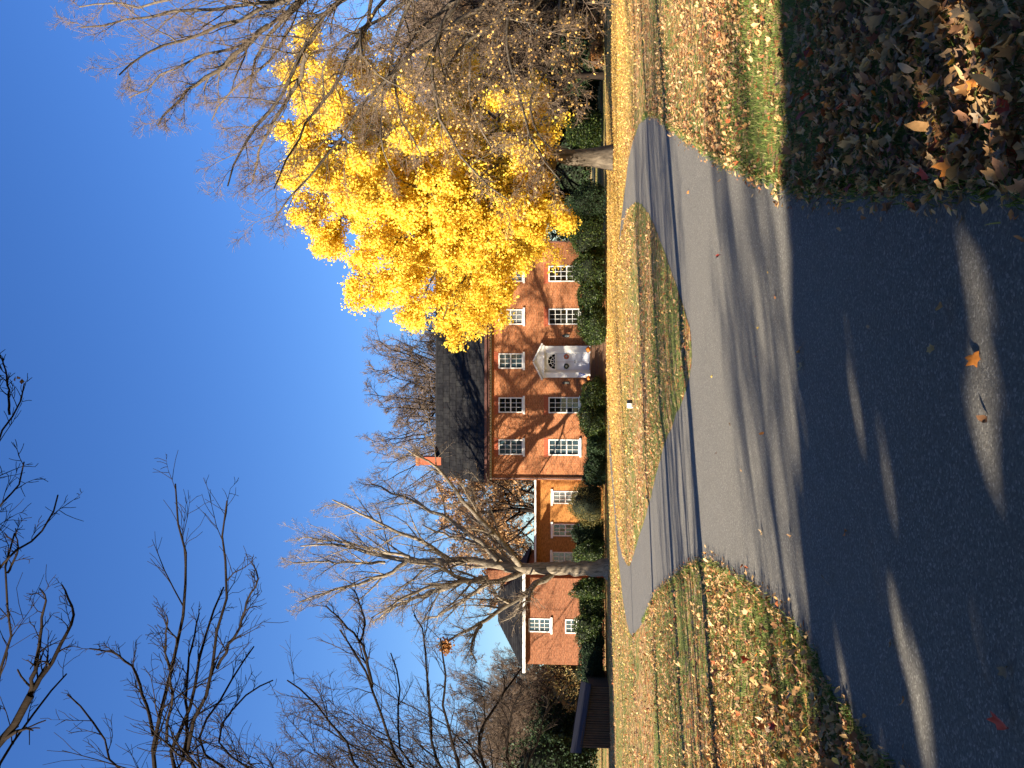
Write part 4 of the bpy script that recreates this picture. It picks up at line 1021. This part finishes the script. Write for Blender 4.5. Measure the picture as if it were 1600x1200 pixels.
# brushy undergrowth behind the right lawn and ginkgo
G5 = 'brushy bare trees behind the right lawn'
g4 = generic('brushy_tree', hx(120, 54), 54, 11.0, 6.5, (M['bark_dark'], M['twig_brown']), 'dense brushy bare tree behind the right lawn, nearest the ginkgo trunk', 71, G5, nl=30, nc=(9, 9, 6), r=.2, low=.08, up=.03)
dup(g4, hx(10, 58), 58, 1.4, 1.15, 'dense brushy bare tree at the right edge of the lawn', G5)
dup(g4, hx(210, 62), 62, 2.8, 1.1, 'dense brushy bare tree right behind the ginkgo trunk', G5)
dup(g4, hx(300, 66), 66, 4.0, 1.0, 'dense brushy bare tree between the ginkgo trunk and the house', G5)
dup(g4, hx(-60, 66), 66, 5.0, 1.4, 'dense brushy bare tree beyond the right edge', G5)
dup(g4, hx(80, 74), 74, .5, 1.6, 'tall brushy bare tree far behind the right lawn', G5)
dup(g4, hx(1120, 66), 66, 3.5, .8, 'brushy bare tree behind the board shed', None)
dup(g4, hx(1065, 63), 63, 1.5, .62, 'brushy olive bare tree just left of the salmon building', None)
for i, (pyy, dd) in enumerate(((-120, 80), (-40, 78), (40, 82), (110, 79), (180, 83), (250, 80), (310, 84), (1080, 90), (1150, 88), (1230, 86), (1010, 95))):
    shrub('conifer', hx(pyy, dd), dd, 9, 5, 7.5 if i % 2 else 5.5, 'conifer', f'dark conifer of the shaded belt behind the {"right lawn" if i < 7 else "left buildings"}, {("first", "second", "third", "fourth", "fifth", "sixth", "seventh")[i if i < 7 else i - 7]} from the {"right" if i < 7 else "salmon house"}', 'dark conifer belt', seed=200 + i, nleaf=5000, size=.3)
shrub('conifer', -28.5, 36, 10, 7, 8.0, 'conifer', 'tall unseen conifer added left of the far lawn to shade the board shed', None, seed=300, nleaf=9000, size=.35)  # added outside the frame so its shadow falls on the shed
shrub('conifer', 11.5, 5.5, 7, 6, 10, 'conifer', 'unseen dark conifer added right of the near lawn to block sky light', None, seed=301, nleaf=9000, size=.3)  # added beside the camera, out of view, to deepen the foreground shade
# bare trees left of the frame whose branch shadows cross the drive
def slim(x, y, h, sp, seed, label):
    return generic('slim_bare_tree', x, y, h, sp, (M['bark_grey'], M['twig_mid']), label, seed, 'bare trees left of the drive', nl=12, nc=(6, 6, 5), r=.13, low=.3, up=.08)
slim(-13.5, 6.3, 8.5, 2.3, 81, 'slim bare tree left of the drive, nearest the photographer')
slim(-19.5, 3.5, 11.0, 2.6, 82, 'slim bare tree left of the drive, second from the photographer')
slim(-14.8, -1.2, 7.2, 1.5, 83, 'slim bare tree behind the photographer at left')
slim(-25, 2.5, 13.0, 3.2, 84, 'taller slim bare tree left of the drive, farthest from it')
# distant woodland
k = 0
for i in range(26):
    x = -120 + i * 9.5 + random.uniform(-3, 3); y = 108 + random.uniform(-8, 14)
    dup(g1 if i % 3 else g2, x, y, i * 1.3, random.uniform(.55, .75) * (1 if i % 3 else 1.1), 'bare tree in the distant wood behind the buildings', 'trees of the distant wood')
# leaf nest in the pale tree
c = P(696, 1010, 42.8); V, Fc = quads_at(np.random.default_rng(8), c + np.random.default_rng(9).normal(size=(420, 3)) * .16, .14)
put(obj('leaf_nest', V, Fc, M['oak_leaf']), 'ball shaped nest of dry orange leaves on the low left limb of the pale tree', 'nest')

# unseen evergreen behind and left, crown and gaps shaped for foreground shade and streaks
tdir = np.array([SH[0], SH[1]]) / np.hypot(*SH); ndir = np.array([-tdir[1], tdir[0]])
TT = 12.0; tan_e = math.tan(SUN_EL); rng = np.random.default_rng(77)
n = 60000
nn = rng.uniform(-7, 6.6, n); hh = rng.uniform(3.1, 12.5, n); ts = rng.normal(0, .8, n)
def top_edge(x): return np.interp(x, [-7, -3, 2, 4.43, 5.65, 6.14, 6.6], [12.0, 11.0, 7.9, 5.75, 4.85, 4.45, 3.0])
holes_c = []  # gaps placed so that sun streaks land on the near drive and lawn
def hole(px, py, a=.34, b=.10):
    g = G(px, py)[:2]; t_ = g @ tdir; n_ = g @ ndir; holes_c.append((n_, (t_ + TT) * tan_e, a, b))
hh2 = (hh)    # project every leaf along the sun to the plane t = -TT
heff = hh - ts * -tan_e
cover = (heff < top_edge(nn) + .04 * rng.normal(size=n)) & (heff > np.interp(nn, [-7, 2.5, 4.4, 6.2], [3.3, 3.45, 3.80, 4.12]))
for (px, py, a, b) in [(1385, 740, .05, .12), (1335, 1130, .05, .14), (1360, 980, .05, .14), (1425, 1030, .05, .14), (1390, 790, .05, .20), (1370, 870, .05, .16), (1405, 960, .06, .28), (1345, 1090, .06, .20), (1310, 1015, .05, .1), (1430, 1140, .05, .16), (1560, 610, .06, .18), (1575, 480, .06, .10), (1550, 690, .05, .14),
                     (1425, 40, .12, .13), (1500, 25, .12, .10), (1435, 120, .09, .10), (1478, 215, .07, .08), (1440, 180, .07, .08), (1520, 90, .07, .08), (1560, 160, .06, .08), (1330, 340, .02, .06), (1320, 430, .02, .05), (1585, 90, .05, .05), (1530, 160, .05, .04), (1390, 1190, .06, .10)]:
    hole(px, py, a * 1.4, b * 1.05)
for k in range(34):
    hole(rng.uniform(1260, 1590), rng.uniform(330, 1150), rng.uniform(.03, .07), rng.uniform(.04, .14))
for (n_, h_, a, b) in holes_c: cover &= ~((((nn - n_) / a) ** 2 + ((heff - h_) / b) ** 2) < 1 + .45 * rng.normal(size=n))
pos = (tdir[None] * (-TT + ts)[:, None] + ndir[None] * nn[:, None]); C = np.column_stack([pos, hh])[cover]
mt = put(empty('light_blocking_evergreen', (*(tdir * -TT), 0)), 'unseen dense evergreen behind the photographer, shaped to shade the near drive', 'tree')
V, Fc = quads_at(rng, C, .26, 1.3); put(obj('foliage', V, Fc, M['magnolia'], mt), kind='stuff')
b = tdir * -TT
MB().cyl((b[0], b[1], 0), (b[0], b[1], 8), .3, .1, 12).build('trunk', M['bark_grey'], mt, True)
for q in (-5, -2.5, 2.5, 4.6):
    e = tdir * -TT + ndir * q
    MB().cyl((b[0], b[1], 2.6 + abs(q) * .1), (e[0], e[1], 4.3 if q > 0 else 6), .12, .03, 8).build('limb', M['bark_grey'], mt, True)

n = 60000  # leaf canopy added overhead, out of view, to darken the near shade
cp_ = np.column_stack([rng.uniform(-8, 8, n), rng.uniform(-13, 5, n), rng.uniform(7.2, 10.5, n)])
V, Fc = quads_at(rng, cp_, .3, 1.3)
cp2 = np.column_stack([rng.uniform(-5.5, 9, 26000), rng.uniform(4.5, 9.3, 26000), rng.uniform(10.0, 12.5, 26000)])
cp_ = np.concatenate([cp_, cp2])
V, Fc = quads_at(rng, cp_, .3, 1.3)
ov = put(empty('sky_blocking_canopy', (1.5, -7.5, 0)), 'unseen evergreen canopy added over the photographer to cut sky light', 'tree')
put(obj('foliage', V, Fc, M['magnolia'], ov), kind='stuff')
MB().cyl((1.5, -7.5, 0), (1.2, -7, 9), .35, .15, 12).build('trunk', M['bark_grey'], ov, True)
for q in ((-6, -10), (-5, 0), (1, 3.5), (6, 1), (6, -9), (2, 8), (7, 7.5), (-3, 7.5)):
    MB().cyl((1.3, -7.2, 5.0), (q[0], q[1], 9 if q[1] < 5 else 11), .14, .03, 8).build('limb', M['bark_grey'], ov, True)
def dup_parts(root, x, y, rz, s, label):
    r = dup(root, x, y, rz, s, label, 'evergreens added behind the photographer to cut sky light'); return r
for i, (x, y, rz, s_) in enumerate(((-4, -9.5, 1.2, 1.1), (5, -9, 2.2, 1.15), (12, -2, 3.6, 1.0), (-12, -20, .3, 1.5), (2, -16, 1.9, 1.5), (14, -11, 2.8, 1.4))):  # unseen evergreens added behind the camera to hold back ambient sky light
    # origin of the copy is the trunk; foliage is spread across the line to the sun
    dup_parts(mt, x, y, rz, s_, ('unseen evergreen added behind the photographer to cut sky light, %s' % ('close at left', 'close in the middle', 'close at right', 'far at left', 'far in the middle', 'far at right')[i]))

# ------------------------------------------------------------------ leaves and grass
def vnoise(X, Y, s, seed):
    r = np.random.default_rng(seed); g = r.random((64, 64)); x = X / s + 1000; y = Y / s + 1000
    xi = np.floor(x).astype(int); yi = np.floor(y).astype(int); fx = x - xi; fy = y - yi; fx = fx * fx * (3 - 2 * fx); fy = fy * fy * (3 - 2 * fy)
    a = g[xi % 64, yi % 64]; b = g[(xi + 1) % 64, yi % 64]; c = g[xi % 64, (yi + 1) % 64]; d = g[(xi + 1) % 64, (yi + 1) % 64]
    return (a * (1 - fx) + b * fx) * (1 - fy) + (c * (1 - fx) + d * fx) * fy
def dens_f(X, Y):
    return np.clip(.04 + 2.6 * (.45 * vnoise(X, Y, 2.6, 4) + .25 * vnoise(X, Y, 1.0, 1) + .18 * vnoise(X, Y, .5, 2) + .12 * vnoise(X, Y, .22, 3) - .28) + .25 * (Y < 6), .05, 1)
road_np = np.array(road_full)
def scatter(rng, d0, d1, per_m2, side=.62):
    area = side * 2 * (d1 * d1 - d0 * d0) / 2 * .9 + 1; n = int(area * per_m2)
    Y = np.sqrt(rng.uniform(d0 * d0, d1 * d1, n)); X = rng.uniform(-side, side, n) * Y * .92
    on_isl = island_z(X, Y); lawn = ~inside(road_np, X, Y) | (on_isl > 0)
    Z = np.where(on_isl > 0, on_isl, 0.0)
    return X[lawn], Y[lawn], Z[lawn]
# leaf outlines
def leaf_shape(kind):
    if kind == 0:   # lobed
        ang = np.linspace(0, 2 * PI, 13)[:-1]; r = np.array([.5, .30, .42, .29, .44, .30, .2, .30, .42, .27, .45, .31])
    elif kind == 1:  # oval
        ang = np.linspace(0, 2 * PI, 9)[:-1]; r = np.array([.5, .33, .25, .3, .42, .3, .25, .33])
    else:            # curled, long
        ang = np.linspace(0, 2 * PI, 7)[:-1]; r = np.array([.5, .26, .22, .4, .22, .26])
    return np.column_stack([r * np.cos(ang), r * np.sin(ang)])
def leaf_mesh_arrays(rng, X, Y, Z, size, kind, lift=.02):
    sh = leaf_shape(kind); k = len(sh); n = len(X)
    P2 = np.concatenate([[[0, 0]], sh]); a = rng.random(n) * 2 * PI
    curl = rng.uniform(.2, 1.5, n); curl2 = rng.uniform(-.8, 1.2, n)
    s = size * rng.uniform(.6, 1.25, n)
    lx = P2[None, :, 0] * s[:, None]; ly = P2[None, :, 1] * s[:, None]
    lz = curl[:, None] * ly ** 2 / s[:, None] * 1.6 + curl2[:, None] * lx ** 2 / s[:, None]
    # twist + tilt
    tx, ty = rng.normal(0, .35, n), rng.normal(0, .35, n)
    lz = lz + tx[:, None] * lx + ty[:, None] * ly + rng.normal(0, .05, lz.shape) * s[:, None]
    lz = lz - lz.min(1, keepdims=True)
    wx = lx * np.cos(a)[:, None] - ly * np.sin(a)[:, None] + X[:, None]; wy = lx * np.sin(a)[:, None] + ly * np.cos(a)[:, None] + Y[:, None]
    wz = lz + Z[:, None] + (rng.random(n) * lift)[:, None] + .005
    V = np.stack([wx, wy, wz], -1).reshape(-1, 3)
    i = np.arange(n)[:, None] * (k + 1); j = np.arange(k)[None, :]
    Fc = np.stack([i + 0 * j, i + 1 + j, i + 1 + (j + 1) % k], -1).reshape(-1, 3)
    return V, Fc
rl_ = np.random.default_rng(101)
parts = []
for d0, d1, per, kd, size in ((2.4, 6, 170, 0, .085), (2.4, 6, 150, 1, .06), (2.4, 6, 260, 2, .05), (6, 11, 130, 0, .075), (6, 11, 200, 1, .058), (6, 11, 150, 2, .05), (11, 20, 150, 2, .075), (20, 32, 45, 2, .09), (32, 44, 12, 2, .11)):
    X, Y, Z = scatter(rl_, d0, d1, per); keep = rl_.random(len(X)) < dens_f(X, Y)
    parts.append(leaf_mesh_arrays(rl_, X[keep], Y[keep], Z[keep], size, kd))
ring = np.array(road_ref); near = ring[(ring[:, 1] < 20) & (ring[:, 1] > 2)]
i = rl_.integers(0, len(near), 2600); Xe = near[i, 0] + rl_.normal(0, .07, len(i)); Ye = near[i, 1] + rl_.normal(0, .07, len(i))
parts.append(leaf_mesh_arrays(rl_, Xe, Ye, np.zeros(len(i)), .06, 2))
V, Fc = merge(parts)
put(obj('fallen_leaves', V, Fc, M['leaf_litter']), 'thick litter of tan and brown fallen leaves over the lawns', 'leaf litter', kind='stuff')
# golden small leaves under the ginkgo and on the island's far half
n = 26000; X = rl_.normal(8, 9, n); Y = rl_.normal(38, 6.5, n); oi_ = island_z(X, Y); ok = (~inside(road_np, X, Y) | (oi_ > 0)) & (Y < 50.5)
V, Fc = leaf_mesh_arrays(rl_, X[ok], Y[ok], np.where(oi_ > 0, oi_, 0)[ok], .09, 2, .01)
put(obj('golden_leaves', V, Fc, M['golden_litter']), 'carpet of golden ginkgo leaves on the far lawn and island', 'leaf litter', kind='stuff')
def grass(rng, X, Y, Z, h):
    n = len(X); a = rng.random(n) * 2 * PI; w = .0016 + h * .05; hh = h * rng.uniform(.4, 1.3, n)
    le = rng.normal(0, .5, (n, 2)) * hh[:, None]
    ca, sa = np.cos(a) * w, np.sin(a) * w
    B0 = np.stack([X - ca, Y - sa, Z], 1); B1 = np.stack([X + ca, Y + sa, Z], 1)
    M0 = np.stack([X - ca * .7 + le[:, 0] * .35, Y - sa * .7 + le[:, 1] * .35, Z + hh * .6], 1); M1 = M0 + np.stack([ca * 1.4, sa * 1.4, 0 * ca], 1)
    T = np.stack([X + le[:, 0], Y + le[:, 1], Z + hh], 1)
    V = np.stack([B0, B1, M1, M0, T, T], 1)
    V[:, 4] = T - np.stack([ca, sa, 0 * ca], 1) * .2; V[:, 5] = T + np.stack([ca, sa, 0 * ca], 1) * .2
    i = np.arange(n)[:, None] * 6
    Fc = np.concatenate([i + np.array([[0, 1, 2, 3]]), i + np.array([[3, 2, 5, 4]])]); return V.reshape(-1, 3), Fc
parts = []
for d0, d1, per, h in ((2.4, 6, 3400, .032), (6, 11, 1300, .034), (11, 19, 300, .036)):
    X, Y, Z = scatter(rl_, d0, d1, per); keep = rl_.random(len(X)) < np.clip(1.35 - dens_f(X, Y), .15, 1)
    parts.append(grass(rl_, X[keep], Y[keep], Z[keep], h))
# shaggy edge along the drive
ring = np.array(road_ref); near = ring[(ring[:, 1] < 22) & (ring[:, 1] > 2)]
i = rl_.integers(0, len(near), 9000); Xe = near[i, 0] + rl_.normal(0, .035, len(i)); Ye = near[i, 1] + rl_.normal(0, .05, len(i))
parts.append(grass(rl_, Xe, Ye, np.zeros(len(i)), .05))
V, Fc = merge(parts); put(obj('lawn_grass', V, Fc, M['grass']), 'short green grass of the lawns showing between leaves', 'grass', kind='stuff')

LC = {'tan': (.44, .24, .09), 'orange': (.62, .22, .04), 'brown': (.22, .11, .055), 'red': (.30, .045, .03), 'yellow': (.68, .44, .06), 'grey': (.28, .21, .14), 'cream': (.52, .36, .17)}
lmesh = {}
def leaf_variant(cname, kd, v):
    key = (cname, kd, v)
    if key not in lmesh:
        if 'leaf_' + cname not in M: M['leaf_' + cname] = plain('leaf_' + cname, LC[cname], .65, .35, 45)
        r = np.random.default_rng(abs(hash((len(lmesh), 5))) % 1000 + len(lmesh)); V, Fc = leaf_mesh_arrays(r, np.zeros(1), np.zeros(1), np.zeros(1), .078, kd, 0)
        lmesh[key] = raw_mesh('fallen_leaf', V, Fc, M['leaf_' + cname], True)
    return lmesh[key]
def lay_leaf(x, y, z, cname, kd, v, s, label, group):
    o = link('fallen_leaf', leaf_variant(cname, kd, v), None, (x, y, z)); o.scale = (s, s, s); o.rotation_euler = (0, 0, random.random() * 6.28)
    put(o, label, 'leaf', group)
asph = [(1463, 545, 'cream', 'cream curled leaf in the middle of the shaded asphalt', 1.25), (1530, 560, 'orange', 'orange leaf beside a streak of sunlight on the near asphalt', 1.2),
 (1483, 478, 'grey', 'small grey leaf on shaded asphalt towards the right lawn', 1.1), (1326, 832, 'orange', 'orange leaf alone on shaded asphalt left of centre', 1.15),
 (1255, 572, 'cream', 'long pale leaf just inside the shadow edge on the drive', 1.3), (1254, 546, 'tan', 'short tan leaf touching the shadow edge beside a longer pale one', 1.1),
 (1128, 400, 'red', 'red leaf standing on the sunlit asphalt right of the island', 1.2), (1077, 300, 'orange', 'orange leaf on sunlit asphalt near the right tip of the island', 1.2),
 (1202, 426, 'yellow', 'yellow leaf on the sunlit strip between fine branch shadows', 1.2), (1214, 463, 'orange', 'rust orange leaf at the sunlit side of the shadow edge', 1.2),
 (1187, 513, 'yellow', 'small yellow leaf on sunlit asphalt before the shadow edge', .9), (1183, 557, 'red', 'dull red leaf on sunlit asphalt before the shadow edge', .9),
 (1115, 588, 'yellow', 'long yellow leaf just in front of the island', 1.3), (1143, 663, 'tan', 'tan leaf on sunlit asphalt in front of the island', 1.0),
 (1195, 677, 'orange', 'bright orange leaf near a long branch shadow on the drive', 1.3), (1121, 708, 'brown', 'brown curled leaf on asphalt left of the island', 1.1),
 (1192, 832, 'cream', 'pair like pale leaf on sunlit asphalt near the left lawn', 1.3), (1237, 838, 'tan', 'tan leaf at the left end of the sunlit asphalt', 1.1),
 (1418, 1094, 'tan', 'tan leaf on shaded asphalt near the left lawn corner', 1.2), (1580, 1130, 'red', 'dark red leaf on the nearest shaded asphalt at lower left', 1.15),
 (1300, 906, 'grey', 'pale grey leaf in the shade near the left lawn', 1.1), (1450, 322, 'grey', 'pale forked leaf on asphalt at the edge of the right lawn', 1.5),
 (1395, 322, 'brown', 'brown leaf on shaded asphalt at the edge of the right lawn', 1.3), (1216, 318, 'tan', 'tan leaf at the grass corner where the shade begins', 1.5),
 (1578, 1048, 'grey', 'grey leaf on the nearest asphalt at the far left', .9), (1100, 868, 'cream', 'cream leaf lying at the tip of the left lawn', 1.0),
 (1105, 865, 'orange', 'orange leaf lying at the tip of the left lawn', .9), (1397, 1005, 'grey', 'thin grey leaf between two sun streaks on the near drive', .8),
 (1360, 510, 'grey', 'tiny pale leaf on the shaded drive right of centre', .5), (1545, 655, 'brown', 'small brown leaf in the sun streak nearest the viewer', .7), (1160, 735, 'tan', 'small tan leaf on sunlit asphalt right of the lawn tip', .8)]
for i, (a, c, cn, lb, s) in enumerate(asph):
    g = G(a, c); lay_leaf(g[0], g[1], .006, cn, (0, 0, 1)[i % 3], i % 3, s * (.62 if a < 1250 else .82), lb, 'leaves lying on the drive')
GL = 'large fallen leaves on the near lawns'
cnt = 0; cl = list(LC)
wts = [.36, .10, .2, .05, .05, .08, .16]
rs = random.Random(12)
while cnt < 265:
    u = rs.random()
    if cnt < 200: a, c = rs.uniform(1235, 1598), rs.uniform(2, 296)
    else: a, c = rs.uniform(1180, 1330), rs.uniform(1000, 1198)
    g = G(a, c)
    if inside(road_np, np.array([g[0]]), np.array([g[1]]))[0]: continue
    cn = rs.choices(cl, wts)[0]; right = cnt < 200; sz_l = rs.uniform(.75, 1.25)
    size_w = ('small', 'middling', 'large')[int((sz_l - .75) / .5 * 2.99)]
    if right:
        zone_a = ('at the edge of', 'far out on', 'amid', 'driveward on', 'beside the drive on')[min(4, int(c / 60))]
        zone_b = ('next to sunlight', 'beyond the middle', 'before the middle', 'nearest the viewer')[min(3, int((a - 1235) / 91))]
    else:
        zone_a = ('along the drive on', 'amid', 'at the edge of')[min(2, int((c - 1000) / 67))]
        zone_b = ('farther back', 'midway', 'nearest the viewer')[min(2, int((a - 1180) / 51))]
    lay_leaf(g[0], g[1], .018 + rs.random() * .02, cn, rs.choice((0, 0, 1)), rs.randint(0, 3), sz_l,
             f'{size_w} {cn} leaf {zone_a} the {"shaded right" if right else "sunlit left"} lawn, {zone_b}', GL); cnt += 1
